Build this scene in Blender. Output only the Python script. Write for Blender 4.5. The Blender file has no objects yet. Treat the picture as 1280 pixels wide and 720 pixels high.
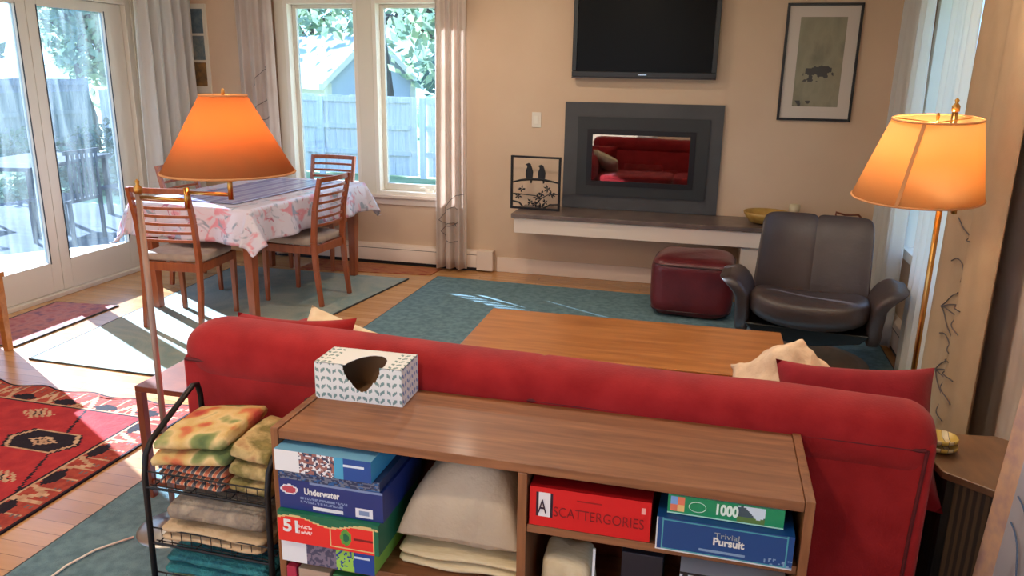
import bpy, math, random
from mathutils import Vector, Matrix, noise
PI = math.pi
random.seed(7)
C = bpy.context.scene.collection
SC = bpy.context.scene

# ------------------------------------------------------------------ materials
def lin(c):
    return tuple(((v / 255) / 12.92 if v / 255 <= .04045 else ((v / 255 + .055) / 1.055) ** 2.4) for v in c) + (1,)

def mat(name, col, rough=.6, metal=0, col2=None, scale=8, stretch=(1, 1, 1), bump=0, bscale=60, sheen=0,
        coat=0, transl=0, contrast=(.35, .65), detail=4, spec=.5, coords='Object'):
    m = bpy.data.materials.new(name); m.use_nodes = True
    nt = m.node_tree; N = nt.nodes; L = nt.links
    p = N['Principled BSDF']
    p.inputs['Base Color'].default_value = lin(col)
    p.inputs['Roughness'].default_value = rough
    p.inputs['Metallic'].default_value = metal
    p.inputs['Specular IOR Level'].default_value = spec
    if sheen:
        p.inputs['Sheen Weight'].default_value = sheen
        p.inputs['Sheen Roughness'].default_value = .5
    if coat:
        p.inputs['Coat Weight'].default_value = coat
        p.inputs['Coat Roughness'].default_value = .12
    tc = N.new('ShaderNodeTexCoord')
    mp = N.new('ShaderNodeMapping'); mp.inputs['Scale'].default_value = stretch
    L.new(tc.outputs[coords], mp.inputs['Vector'])
    last = None
    if col2:
        n = N.new('ShaderNodeTexNoise'); n.inputs['Scale'].default_value = scale; n.inputs['Detail'].default_value = detail
        L.new(mp.outputs[0], n.inputs['Vector'])
        r = N.new('ShaderNodeValToRGB')
        r.color_ramp.elements[0].position = contrast[0]; r.color_ramp.elements[0].color = lin(col)
        r.color_ramp.elements[1].position = contrast[1]; r.color_ramp.elements[1].color = lin(col2)
        L.new(n.outputs['Fac'], r.inputs['Fac']); L.new(r.outputs['Color'], p.inputs['Base Color'])
        last = r.outputs['Color']
    if bump:
        n2 = N.new('ShaderNodeTexNoise'); n2.inputs['Scale'].default_value = bscale; n2.inputs['Detail'].default_value = 3
        L.new(mp.outputs[0], n2.inputs['Vector'])
        b = N.new('ShaderNodeBump'); b.inputs['Strength'].default_value = bump; b.inputs['Distance'].default_value = .01
        L.new(n2.outputs['Fac'], b.inputs['Height']); L.new(b.outputs['Normal'], p.inputs['Normal'])
    if transl:
        t = N.new('ShaderNodeBsdfTranslucent'); t.inputs['Color'].default_value = lin(col)
        if last: L.new(last, t.inputs['Color'])
        mx = N.new('ShaderNodeMixShader'); mx.inputs[0].default_value = transl
        out = N['Material Output']
        L.new(p.outputs[0], mx.inputs[1]); L.new(t.outputs[0], mx.inputs[2]); L.new(mx.outputs[0], out.inputs['Surface'])
    return m

def ramp_mat(name, cols, rough=.7, kind='noise', scale=6, stretch=(1, 1, 1), bump=.1, detail=3, interp='LINEAR', coat=0, dist=0):
    """colour ramp over a noise / voronoi / wave texture"""
    m = bpy.data.materials.new(name); m.use_nodes = True
    nt = m.node_tree; N = nt.nodes; L = nt.links; p = N['Principled BSDF']
    p.inputs['Roughness'].default_value = rough
    if coat:
        p.inputs['Coat Weight'].default_value = coat; p.inputs['Coat Roughness'].default_value = .15
    tc = N.new('ShaderNodeTexCoord'); mp = N.new('ShaderNodeMapping'); mp.inputs['Scale'].default_value = stretch
    L.new(tc.outputs['Object'], mp.inputs['Vector'])
    if kind == 'noise':
        t = N.new('ShaderNodeTexNoise'); t.inputs['Detail'].default_value = detail; o = t.outputs['Fac']
        t.inputs['Distortion'].default_value = dist
    elif kind == 'voronoi':
        t = N.new('ShaderNodeTexVoronoi'); o = t.outputs['Color']
    else:
        t = N.new('ShaderNodeTexWave'); t.inputs['Distortion'].default_value = dist; t.inputs['Detail'].default_value = detail; o = t.outputs['Fac']
    t.inputs['Scale'].default_value = scale
    L.new(mp.outputs[0], t.inputs['Vector'])
    r = N.new('ShaderNodeValToRGB'); r.color_ramp.interpolation = interp
    e = r.color_ramp.elements
    while len(e) < len(cols): e.new(.5)
    for i, (pos, c) in enumerate(cols):
        e[i].position = pos; e[i].color = lin(c)
    if kind == 'voronoi':
        s = N.new('ShaderNodeSeparateColor'); L.new(o, s.inputs[0]); L.new(s.outputs[0], r.inputs['Fac'])
    else:
        L.new(o, r.inputs['Fac'])
    L.new(r.outputs['Color'], p.inputs['Base Color'])
    if bump:
        b = N.new('ShaderNodeBump'); b.inputs['Strength'].default_value = bump; b.inputs['Distance'].default_value = .01
        n2 = N.new('ShaderNodeTexNoise'); n2.inputs['Scale'].default_value = 80
        L.new(mp.outputs[0], n2.inputs['Vector']); L.new(n2.outputs['Fac'], b.inputs['Height']); L.new(b.outputs['Normal'], p.inputs['Normal'])
    return m

def glass_mat(name, tint=(255, 255, 255), rough=0.0, refl=None):
    m = bpy.data.materials.new(name); m.use_nodes = True
    nt = m.node_tree; N = nt.nodes; L = nt.links; N.remove(N['Principled BSDF'])
    t = N.new('ShaderNodeBsdfTransparent'); t.inputs[0].default_value = lin(tint)
    g = N.new('ShaderNodeBsdfGlossy'); g.inputs['Roughness'].default_value = rough
    mx = N.new('ShaderNodeMixShader')
    if refl is None:
        f = N.new('ShaderNodeLayerWeight'); f.inputs[0].default_value = .5
        pw = N.new('ShaderNodeMath'); pw.operation = 'POWER'; pw.inputs[1].default_value = 4; L.new(f.outputs['Facing'], pw.inputs[0])
        ma = N.new('ShaderNodeMath'); ma.operation = 'MULTIPLY_ADD'; ma.inputs[1].default_value = .6; ma.inputs[2].default_value = .04; L.new(pw.outputs[0], ma.inputs[0]); L.new(ma.outputs[0], mx.inputs[0])
    else: mx.inputs[0].default_value = refl
    L.new(t.outputs[0], mx.inputs[1]); L.new(g.outputs[0], mx.inputs[2]); L.new(mx.outputs[0], N['Material Output'].inputs['Surface'])
    return m

def emit_mat(name, col, s):
    m = bpy.data.materials.new(name); m.use_nodes = True
    p = m.node_tree.nodes['Principled BSDF']
    p.inputs['Base Color'].default_value = lin(col); p.inputs['Emission Color'].default_value = lin(col); p.inputs['Emission Strength'].default_value = s
    return m

def floor_mat():
    m = bpy.data.materials.new('oak_floor'); m.use_nodes = True
    nt = m.node_tree; N = nt.nodes; L = nt.links; p = N['Principled BSDF']
    tc = N.new('ShaderNodeTexCoord')
    mp = N.new('ShaderNodeMapping'); mp.inputs['Rotation'].default_value = (0, 0, 0)
    L.new(tc.outputs['Object'], mp.inputs[0])
    br = N.new('ShaderNodeTexBrick'); br.inputs['Scale'].default_value = 1; br.inputs['Brick Width'].default_value = 1.3
    br.inputs['Row Height'].default_value = .07; br.inputs['Mortar Size'].default_value = .0012; br.offset = .37
    br.inputs['Color1'].default_value = lin((206, 156, 104)); br.inputs['Color2'].default_value = lin((186, 134, 84)); br.inputs['Mortar'].default_value = lin((120, 82, 50))
    L.new(mp.outputs[0], br.inputs[0])
    n = N.new('ShaderNodeTexNoise'); n.inputs['Scale'].default_value = 5; n.inputs['Detail'].default_value = 5
    mp2 = N.new('ShaderNodeMapping'); mp2.inputs['Scale'].default_value = (1, 12, 1); L.new(tc.outputs['Object'], mp2.inputs[0]); L.new(mp2.outputs[0], n.inputs['Vector'])
    mx = N.new('ShaderNodeMix'); mx.data_type = 'RGBA'; mx.blend_type = 'MULTIPLY'
    r = N.new('ShaderNodeValToRGB'); r.color_ramp.elements[0].color = (.72, .68, .62, 1); r.color_ramp.elements[1].color = (1, 1, 1, 1)
    L.new(n.outputs['Fac'], r.inputs[0]); mx.inputs[0].default_value = .7
    L.new(br.outputs['Color'], mx.inputs[6]); L.new(r.outputs[0], mx.inputs[7]); L.new(mx.outputs[2], p.inputs['Base Color'])
    p.inputs['Roughness'].default_value = .26
    return m

def wood(name, a, b, rough=.4, stretch=(1.5, 14, 14), coat=.15, scale=3):
    return ramp_mat(name, [(.3, a), (.5, tuple((x + y) // 2 for x, y in zip(a, b))), (.7, b)], rough=rough, scale=scale, stretch=stretch, bump=.03, detail=6, coat=coat, dist=.6)

M = {}
M['wall'] = mat('cream_wall_paint', (208, 178, 149), .85, col2=(213, 184, 155), scale=2)
M['ceil'] = mat('ceiling_paint', (235, 228, 215), .9)
M['trim'] = mat('cream_trim_paint', (222, 212, 192), .5)
M['white_trim'] = mat('white_trim_paint', (232, 222, 205), .5)
M['white_board'] = mat('white_board_paint', (226, 205, 186), .55)
M['door_paint'] = mat('door_paint', (214, 206, 190), .45)
M['gasket'] = mat('black_gasket', (45, 55, 65), .5)
M['floor'] = floor_mat()
M['glass'] = glass_mat('window_glass', (216, 230, 246))
def dirty_glass(name, amount=.5):
    m = glass_mat(name, (216, 230, 246)); nt = m.node_tree; N = nt.nodes; L = nt.links; out = N['Material Output']
    src = out.inputs['Surface'].links[0].from_socket
    d = N.new('ShaderNodeBsdfDiffuse'); d.inputs[0].default_value = lin((205, 225, 235)); t = N.new('ShaderNodeBsdfTranslucent'); t.inputs[0].default_value = lin((205, 225, 235))
    a = N.new('ShaderNodeMixShader'); a.inputs[0].default_value = .6; L.new(d.outputs[0], a.inputs[1]); L.new(t.outputs[0], a.inputs[2])
    tc = N.new('ShaderNodeTexCoord'); mp = N.new('ShaderNodeMapping'); mp.inputs['Scale'].default_value = (1, 6, .9); L.new(tc.outputs['Object'], mp.inputs[0])
    n = N.new('ShaderNodeTexNoise'); n.inputs['Scale'].default_value = 1.6; n.inputs['Detail'].default_value = 4; n.inputs['Distortion'].default_value = 1.5; L.new(mp.outputs[0], n.inputs['Vector'])
    r = N.new('ShaderNodeMapRange'); r.inputs[1].default_value = .38; r.inputs[2].default_value = .7; r.inputs[3].default_value = .01; r.inputs[4].default_value = amount; L.new(n.outputs['Fac'], r.inputs[0])
    b = N.new('ShaderNodeMixShader'); L.new(r.outputs[0], b.inputs[0]); L.new(src, b.inputs[1]); L.new(a.outputs[0], b.inputs[2]); L.new(b.outputs[0], out.inputs['Surface'])
    return m
M['door_glass'] = dirty_glass('smeared_door_glass', .06)
M['walnut'] = wood('walnut_veneer', (112, 68, 40), (150, 98, 62), .5, (1.2, 16, 16), .06)
M['walnut_v'] = wood('walnut_upright', (112, 68, 40), (148, 96, 60), .4, (16, 16, 1.2), .15)
M['chair_wood'] = wood('cherry_wood', (134, 64, 32), (160, 84, 44), .35, (10, 10, 1.5), .3)
M['red_wood'] = wood('dark_cherry_wood', (98, 44, 24), (124, 62, 34), .35, (4, 4, 4), .3)
M['coffee_wood'] = wood('honey_oak_top', (150, 88, 38), (182, 116, 60), .3, (1.0, 9, 9), .35)
M['dark_wood'] = wood('dark_walnut', (92, 66, 46), (116, 84, 58), .4, (6, 2, 2), .2)
M['black_wood'] = mat('black_lacquer', (24, 20, 20), .4)
M['cane'] = ramp_mat('woven_cane', [(.3, (58, 42, 28)), (.7, (98, 74, 48))], kind='wave', scale=22, stretch=(1, 1, .08), dist=2, detail=2, bump=.3)
M['red_fabric'] = mat('red_velvet', (142, 25, 28), .85, col2=(162, 36, 38), scale=9, bump=.15, bscale=180, sheen=.12, spec=.15)
M['red_fabric2'] = mat('crimson_velvet', (124, 20, 32), .85, col2=(142, 28, 42), scale=8, bump=.1, bscale=150, sheen=.12, spec=.15)
M['piping'] = mat('dark_red_piping', (92, 14, 20), .8)
M['beige_cloth'] = mat('beige_throw_cloth', (206, 178, 152), .9, col2=(222, 198, 172), scale=14, bump=.3, bscale=70)
M['cream_cloth'] = mat('cream_linen', (226, 208, 178), .9, bump=.2, col2=(212, 190, 158), scale=20)
M['leather'] = mat('dark_brown_leather', (54, 41, 39), .44, col2=(64, 50, 47), scale=6, bump=.15, bscale=45, spec=.6)
M['maroon'] = mat('maroon_leather', (82, 20, 26), .32, col2=(104, 30, 34), scale=6, bump=.15, bscale=40)
M['maroon_seam'] = mat('maroon_piping', (50, 12, 18), .4)
M['chrome'] = mat('brushed_chrome', (200, 198, 195), .22, 1)
M['steel'] = mat('brushed_steel', (170, 168, 166), .34, 1)
M['brass'] = mat('brass', (196, 150, 84), .28, 1)
M['bronze'] = mat('bronze_pole', (150, 124, 112), .45, .4)
M['black_metal'] = mat('black_metal', (26, 24, 26), .42, .4)
M['black_plastic'] = mat('black_plastic', (14, 14, 14), .35)
M['screen'] = mat('dark_screen', (6, 5, 5), .3, spec=.12)
M['tv_lip'] = mat('tv_lip', (64, 48, 46), .3)
M['slate'] = mat('slate_surround', (62, 61, 62), .55, col2=(72, 71, 71), scale=3)
M['insert'] = mat('cast_insert', (36, 38, 38), .5)
M['soot'] = mat('sooty_firebox', (10, 9, 9), .9)
M['hearth'] = mat('grey_stone', (92, 76, 70), .3, col2=(112, 94, 84), scale=9)
M['fire_glass'] = glass_mat('fireplace_glass', (235, 235, 235), 0.02, .2)
M['log'] = mat('fire_log', (74, 54, 42), .9, col2=(40, 30, 26), scale=12, bump=.6)
M['blue_rug'] = mat('blue_green_rug', (94, 120, 128), .95, col2=(114, 141, 147), scale=26, bump=.5, bscale=260, spec=.1)
M['grey_rug'] = ramp_mat('faded_rug', [(.2, (104, 128, 124)), (.45, (150, 152, 138)), (.6, (122, 138, 130)), (.8, (170, 158, 134))], .95, scale=2.2, stretch=(1, 1, 1), bump=.4, detail=6, dist=1)
M['rug_edge'] = mat('dark_rug_binding', (62, 62, 60), .9)
M['kil_red'] = mat('kilim_red', (176, 56, 56), .95, col2=(156, 46, 50), scale=14, bump=.3, spec=.1)
M['kil_dark'] = mat('kilim_black', (42, 34, 40), .95, bump=.3, spec=.1)
M['kil_rust'] = mat('kilim_rust', (168, 74, 58), .95, col2=(142, 58, 50), scale=30, bump=.3, spec=.1)
M['kil_cream'] = mat('kilim_cream', (196, 160, 128), .95, col2=(170, 128, 100), scale=30, bump=.3, spec=.1)
M['kil_grey'] = mat('kilim_grey', (112, 92, 92), .95, bump=.3, spec=.1)
M['mat_red'] = ramp_mat('red_patterned_mat', [(.3, (150, 70, 70)), (.5, (176, 110, 96)), (.7, (120, 76, 88))], .95, scale=14, bump=.3)
M['mat_rust'] = ramp_mat('rust_mat', [(.3, (150, 62, 44)), (.5, (172, 108, 64)), (.7, (140, 52, 46))], .95, scale=7, bump=.3, stretch=(1, 4, 1))
M['seat_cloth'] = mat('taupe_seat_fabric', (176, 158, 142), .85, bump=.15, col2=(166, 148, 134), scale=20)
M['curtain'] = mat('cream_curtain', (222, 204, 190), .9, col2=(230, 214, 202), scale=5, bump=.1, bscale=200, transl=.42)
M['sheer'] = mat('white_sheer_curtain', (238, 234, 228), .9, transl=.62)
M['curtain_tan'] = mat('tan_curtain', (176, 146, 114), .85, col2=(186, 156, 124), scale=5, transl=.18, bump=.1, bscale=200)
M['curtain_pale'] = mat('pale_grey_curtain', (196, 194, 204), .85, transl=.3)
M['border'] = ramp_mat('woven_curtain_border', [(.35, (214, 172, 140)), (.65, (184, 150, 140))], .9, scale=22)
M['stitch'] = mat('grey_embroidery', (84, 72, 72), .8)
M['stitch_blue'] = mat('blue_embroidery', (74, 96, 130), .8)
M['paper'] = mat('mat_board', (206, 192, 178), .9)
M['white'] = mat('white_card', (225, 226, 226), .7)
M['card'] = mat('brown_cardboard', (134, 100, 70), .85)
M['leaf_grn'] = mat('printed_sage_leaf', (120, 148, 148), .7)
M['leaf_blue'] = mat('printed_blue_leaf', (120, 146, 190), .7)
M['plastic_white'] = mat('switch_plastic', (226, 214, 196), .45)
M['bamboo'] = mat('bamboo_bowl', (186, 146, 72), .45, col2=(170, 128, 60), scale=20)
M['candle'] = mat('pale_candle', (205, 188, 150), .5)
M['book_red'] = mat('dark_red_cover', (110, 24, 34), .6)
M['oat'] = mat('oat_canvas', (196, 180, 158), .9, col2=(178, 160, 138), scale=5, bump=.25, bscale=90)
M['cream_board'] = mat('cream_folded_linen', (214, 196, 160), .9, col2=(204, 184, 146), scale=30, stretch=(1, 8, 1), bump=.15)
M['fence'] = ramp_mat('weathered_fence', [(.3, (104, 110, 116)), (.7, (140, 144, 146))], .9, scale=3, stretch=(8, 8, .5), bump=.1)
M['fence_hazed'] = ramp_mat('hazed_fence', [(.3, (196, 202, 208)), (.7, (224, 226, 226))], .9, scale=3, stretch=(8, 8, .5), bump=.1)  # same kind of boards, colour lightened to carry the bright outdoor haze
M['lawn'] = mat('lawn_grass', (120, 142, 96), .95, col2=(150, 166, 120), scale=2)
M['deck'] = mat('grey_deck_boards', (70, 82, 96), .95, col2=(54, 66, 80), scale=4, stretch=(.5, 10, 1), spec=.05)
M['shingle'] = ramp_mat('roof_shingle', [(.4, (158, 172, 184)), (.6, (186, 198, 208))], .9, kind='wave', scale=2.2, stretch=(0, 0, 1), dist=.3, bump=.1)
M['siding'] = mat('grey_siding', (196, 200, 210), .8)
M['siding_tan'] = mat('tan_siding', (214, 204, 190), .8)
M['bark'] = mat('grey_bark', (96, 92, 92), .95, col2=(70, 68, 70), scale=6, stretch=(1, 1, .3), bump=.5)
M['leaf_a'] = mat('sunlit_leaf', (160, 176, 140), .7, col2=(104, 132, 116), scale=1.5, transl=.3)
M['leaf_b'] = mat('dark_evergreen', (58, 84, 74), .8, col2=(92, 118, 98), scale=1.2)
M['patio'] = mat('patio_metal', (42, 52, 68), .95, spec=.05)

# ------------------------------------------------------------------ mesh builder
class B:
    def __init__(s): s.v = []; s.f = []; s.m = []
    def add(s, vs, fs, mi=0):
        o = len(s.v); s.v += [tuple(v) for v in vs]; s.f += [tuple(i + o for i in f) for f in fs]; s.m += [mi] * len(fs); return s
    def box(s, x0, x1, y0, y1, z0, z1, mi=0, rot=None, about=None):
        vs = [Vector((x, y, z)) for z in (z0, z1) for y in (y0, y1) for x in (x0, x1)]
        if rot:
            c = Vector(about) if about else Vector(((x0 + x1) / 2, (y0 + y1) / 2, (z0 + z1) / 2))
            R = Matrix.Rotation(rot[1], 3, rot[0]); vs = [c + R @ (v - c) for v in vs]
        return s.add(vs, [(0, 2, 3, 1), (4, 5, 7, 6), (0, 1, 5, 4), (2, 6, 7, 3), (0, 4, 6, 2), (1, 3, 7, 5)], mi)
    def tube(s, pts, r, n=8, mi=0, cap=True, closed=False):
        pts = [Vector(p) for p in pts]; k = len(pts)
        rs = r if isinstance(r, (list, tuple)) else [r] * k
        vs = []; fs = []; prev = None
        for i, p in enumerate(pts):
            a = pts[(i - 1) % k] if (i > 0 or closed) else p; b = pts[(i + 1) % k] if (i < k - 1 or closed) else p
            t = (b - a).normalized()
            if prev is None:
                ref = Vector((0, 0, 1)) if abs(t.z) < .9 else Vector((1, 0, 0)); u = t.cross(ref).normalized()
            else: u = (prev - t * prev.dot(t)).normalized()
            prev = u; w = t.cross(u)
            for j in range(n):
                q = 2 * PI * j / n; vs.append(p + (u * math.cos(q) + w * math.sin(q)) * rs[i])
        for i in range(k if closed else k - 1):
            for j in range(n):
                a = i * n + j; b = i * n + (j + 1) % n; i2 = (i + 1) % k
                fs.append((a, b, i2 * n + (j + 1) % n, i2 * n + j))
        if cap and not closed:
            fs.append(tuple(reversed(range(n)))); fs.append(tuple((k - 1) * n + j for j in range(n)))
        return s.add(vs, fs, mi)
    def bar(s, p0, p1, w, d, w2=None, d2=None, mi=0, up=(0, 1, 0)):
        """rectangular tapering bar"""
        p0 = Vector(p0); p1 = Vector(p1); t = (p1 - p0).normalized(); u = Vector(up).cross(t)
        if u.length < 1e-3: u = Vector((1, 0, 0)).cross(t)
        u.normalize(); v = t.cross(u); w2 = w2 or w; d2 = d2 or d
        vs = []
        for p, a, b in ((p0, w, d), (p1, w2, d2)):
            vs += [p - u * a / 2 - v * b / 2, p + u * a / 2 - v * b / 2, p + u * a / 2 + v * b / 2, p - u * a / 2 + v * b / 2]
        return s.add(vs, [(3, 2, 1, 0), (4, 5, 6, 7), (0, 1, 5, 4), (1, 2, 6, 5), (2, 3, 7, 6), (3, 0, 4, 7)], mi)
    def lathe(s, prof, c=(0, 0, 0), n=28, mi=0, closed=False):
        vs = []; fs = []; k = len(prof)
        for r, z in prof:
            for j in range(n):
                a = 2 * PI * j / n; vs.append((c[0] + r * math.cos(a), c[1] + r * math.sin(a), c[2] + z))
        for i in range(k if closed else k - 1):
            for j in range(n):
                i2 = (i + 1) % k
                fs.append((i * n + j, i * n + (j + 1) % n, i2 * n + (j + 1) % n, i2 * n + j))
        if not closed:
            if prof[0][0] > 1e-5: fs.append(tuple(reversed(range(n))))
            if prof[-1][0] > 1e-5: fs.append(tuple((k - 1) * n + j for j in range(n)))
        return s.add(vs, fs, mi)
    def prism(s, poly, axis, a, b, mi=0):
        """polygon (2d) extruded along axis from a to b; 2d order: x->(y,z) y->(x,z) z->(x,y)"""
        def P(p, h): return {'x': (h, p[0], p[1]), 'y': (p[0], h, p[1]), 'z': (p[0], p[1], h)}[axis]
        n = len(poly); vs = [P(p, a) for p in poly] + [P(p, b) for p in poly]
        fs = [tuple(reversed(range(n))), tuple(range(n, 2 * n))] + [(i, (i + 1) % n, n + (i + 1) % n, n + i) for i in range(n)]
        return s.add(vs, fs, mi)
    def grid(s, nu, nv, fn, mi=0, mfn=None, wrapu=False):
        vs = [fn(i / (nu if wrapu else nu - 1), j / (nv - 1)) for j in range(nv) for i in range(nu)]
        o = len(s.v); s.v += [tuple(v) for v in vs]
        for j in range(nv - 1):
            for i in range(nu if wrapu else nu - 1):
                i2 = (i + 1) % nu
                s.f.append((o + j * nu + i, o + j * nu + i2, o + (j + 1) * nu + i2, o + (j + 1) * nu + i))
                s.m.append(mfn((i + .5) / (nu - 1), (j + .5) / (nv - 1)) if mfn else mi)
        return s
    def build(s, name, mats, parent=None, smooth=False, bevel=0, sub=0, solid=0, loc=(0, 0, 0), rz=0, seg=2, offs=-1):
        me = bpy.data.meshes.new(name); me.from_pydata(s.v, [], s.f)
        if not isinstance(mats, (list, tuple)): mats = [mats]
        for m in mats: me.materials.append(m)
        if len(mats) > 1: me.polygons.foreach_set('material_index', s.m)
        if smooth: me.polygons.foreach_set('use_smooth', [True] * len(me.polygons))
        me.validate(); me.update()
        import bmesh
        bm = bmesh.new(); bm.from_mesh(me); bmesh.ops.recalc_face_normals(bm, faces=bm.faces); bm.to_mesh(me); bm.free()
        o = bpy.data.objects.new(name, me); C.objects.link(o)
        o.location = loc; o.rotation_euler = (0, 0, rz)
        if parent: o.parent = parent
        if solid:
            q = o.modifiers.new('solid', 'SOLIDIFY'); q.thickness = solid; q.offset = offs
        if bevel:
            q = o.modifiers.new('bevel', 'BEVEL'); q.width = bevel; q.segments = seg; q.limit_method = 'ANGLE'; q.angle_limit = .6
            if not smooth:
                me.polygons.foreach_set('use_smooth', [True] * len(me.polygons)); q.harden_normals = True
        if sub:
            q = o.modifiers.new('sub', 'SUBSURF'); q.levels = sub; q.render_levels = sub
        return o

def thing(name, label, cat, loc=(0, 0, 0), rz=0, group=None):
    o = bpy.data.objects.new(name, None); C.objects.link(o); o.empty_display_size = .1
    o.location = loc; o.rotation_euler = (0, 0, rz); o['label'] = label; o['category'] = cat
    if group: o['group'] = group
    return o
def tag(o, label, cat, group=None, kind=None):
    o['label'] = label; o['category'] = cat
    if group: o['group'] = group
    if kind: o['kind'] = kind
    return o
def struct(o, label=None):
    o['kind'] = 'structure'
    if label: o['label'] = label
    return o
def dup(root, loc, rz, label):
    r = root.copy(); C.objects.link(r); r.location = loc; r.rotation_euler = (0, 0, rz); r['label'] = label
    for ch in list(root.children):
        c = ch.copy(); C.objects.link(c); c.parent = r
        for g in list(ch.children):
            d = g.copy(); C.objects.link(d); d.parent = c
    return r
def lettering(text, size, loc, m, parent, width=None, rot=(PI / 2, 0, 0), name='lettering', bold=0, align='LEFT'):
    cu = bpy.data.curves.new(name, 'FONT'); cu.body = text; cu.size = size; cu.extrude = .0004; cu.offset = bold; cu.align_x = align
    t = bpy.data.objects.new(name, cu); C.objects.link(t)
    bpy.context.view_layer.update()
    me = bpy.data.meshes.new_from_object(t.evaluated_get(bpy.context.evaluated_depsgraph_get()))
    bpy.data.objects.remove(t)
    xs = [v.co.x for v in me.vertices]
    if width and xs:
        k = width / (max(xs) - min(xs))
        for v in me.vertices: v.co.x *= k
    me.materials.clear(); me.materials.append(m)
    o = bpy.data.objects.new(name, me); C.objects.link(o); o.location = loc; o.rotation_euler = rot; o.parent = parent
    return o

def softbox(nx, ny, nz, sx, sy, sz, p=4.0, wob=0, seed=0, ws=6):
    """superellipsoid soft block centred at 0"""
    b = B()
    def f(u, v):
        th = 2 * PI * u; ph = -PI / 2 + PI * v
        def e(c): return math.copysign(abs(c) ** (2 / p), c)
        x = e(math.cos(ph)) * e(math.cos(th)); y = e(math.cos(ph)) * e(math.sin(th)); z = e(math.sin(ph))
        q = Vector((x * sx / 2, y * sy / 2, z * sz / 2))
        if wob:
            d = noise.noise(q * ws + Vector((seed, seed * 2, 0))); q += q.normalized() * d * wob
        return q
    b.grid(nx, ny, f, wrapu=True)
    return b

def transform(b, M4):
    b.v = [tuple(M4 @ Vector(v)) for v in b.v]; return b
def T(loc=(0, 0, 0), rx=0, ry=0, rz=0, s=(1, 1, 1)):
    return Matrix.Translation(loc) @ Matrix.Rotation(rz, 4, 'Z') @ Matrix.Rotation(ry, 4, 'Y') @ Matrix.Rotation(rx, 4, 'X') @ Matrix.Diagonal((*s, 1))

def folded(label, cx, cy, z, w, d, h, m, layers=2, seed=0, rz=0, tilt=0, nm='blanket', cat='blanket'):
    """stack of folded layers, each with a rounded fold toward the front"""
    b = B(); lh = h / layers; random.seed(seed)
    for k in range(layers):
        ww = w * random.uniform(.94, 1.0); dd = d * random.uniform(.95, 1); z0 = k * lh
        def f(u, v, k=k, ww=ww, dd=dd, z0=z0):
            a = 2 * PI * u; e = .5
            yy = math.copysign(abs(math.cos(a)) ** e, math.cos(a)) * dd / 2; zz = math.copysign(abs(math.sin(a)) ** .75, math.sin(a)) * lh * .49
            x = (v - .5) * ww; ed = min(1, (1 - abs(2 * v - 1)) * 14) ** .5
            q = Vector((x, yy * (.93 + .07 * ed), z0 + lh / 2 + zz * (.55 + .45 * ed)))
            q += Vector((.008 * noise.noise(q * 14 + Vector((seed, 0, 0))), .012 * noise.noise(q * 9 + Vector((0, seed, 2))), .006 * noise.noise(q * 12 + Vector((3, seed, 0)))))
            q.z += tilt * x
            return q
        b.grid(28, 26, f, wrapu=True)
        o = len(b.v) - 28 * 26
        b.f.append(tuple(o + j for j in range(28))); b.m.append(0); b.f.append(tuple(o + 25 * 28 + j for j in range(28))); b.m.append(0)
    return tag(b.build(nm, m, smooth=True, loc=(cx, cy, z), rz=rz), label, cat)

# ------------------------------------------------------------------ camera
yaw, pitch, roll, F = math.radians(-14.28), math.radians(15.29), math.radians(.95), 975.0
f_ = Vector((math.sin(yaw) * math.cos(pitch), math.cos(yaw) * math.cos(pitch), -math.sin(pitch)))
r_ = Vector((math.cos(yaw), -math.sin(yaw), 0)); u_ = r_.cross(f_)
r2 = r_ * math.cos(roll) + u_ * math.sin(roll); u2 = -r_ * math.sin(roll) + u_ * math.cos(roll)
cam = bpy.data.cameras.new('camera'); co = bpy.data.objects.new('camera', cam); C.objects.link(co)
cam.sensor_width = 36; cam.lens = F / 1280 * 36; cam.clip_end = 300; cam.clip_start = .05
mw = Matrix((r2, u2, -f_)).transposed().to_4x4(); mw.translation = Vector((0, 0, 1.6)); co.matrix_world = mw
SC.camera = co

# ------------------------------------------------------------------ room shell
XL, XR, YB, YF, ZC = -4.5, 1.2, 6.16, -2.6, 2.6
def wall_with_holes(name, axis, pos, thick, a0, a1, z0, z1, holes, m):
    """axis 'y': wall plane y=pos spanning x; axis 'x': plane x=pos spanning y"""
    xs = sorted({a0, a1} | {h[0] for h in holes} | {h[1] for h in holes}); zs = sorted({z0, z1} | {h[2] for h in holes} | {h[3] for h in holes})
    b = B()
    for i in range(len(xs) - 1):
        for j in range(len(zs) - 1):
            cx, cz = (xs[i] + xs[i + 1]) / 2, (zs[j] + zs[j + 1]) / 2
            if any(h[0] < cx < h[1] and h[2] < cz < h[3] for h in holes): continue
            lo, hi = min(pos, pos + thick), max(pos, pos + thick)
            if axis == 'y': b.box(xs[i], xs[i + 1], lo, hi, zs[j], zs[j + 1])
            else: b.box(lo, hi, xs[i], xs[i + 1], zs[j], zs[j + 1])
    return struct(b.build(name, m))
W1 = (-3.56, -2.90, .60, 2.17); W2 = (-2.77, -2.11, .60, 2.17)
FB = (-.95, -.165, .79, 1.185)
wall_with_holes('wall_back', 'y', YB, .16, XL - .16, XR + .16, 0, ZC, [W1, W2, FB], M['wall'])
DO = (3.55, 5.46, 0.0, 2.12)
wall_with_holes('wall_left', 'x', XL, -.16, YF, YB, 0, ZC, [DO, (-1.9, 1.0, .0, 2.12)], M['wall'])
wall_with_holes('wall_front', 'y', YF, -.16, XL - .16, XR + .16, 0, ZC, [(-3.4, -.4, .85, 2.15)], M['wall'])
RW = (3.75, 5.25, .55, 2.2)
wall_with_holes('wall_right', 'x', XR, .16, YF, YB, 0, ZC, [RW, (-1.6, .9, .55, 2.2)], M['wall'])
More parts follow.
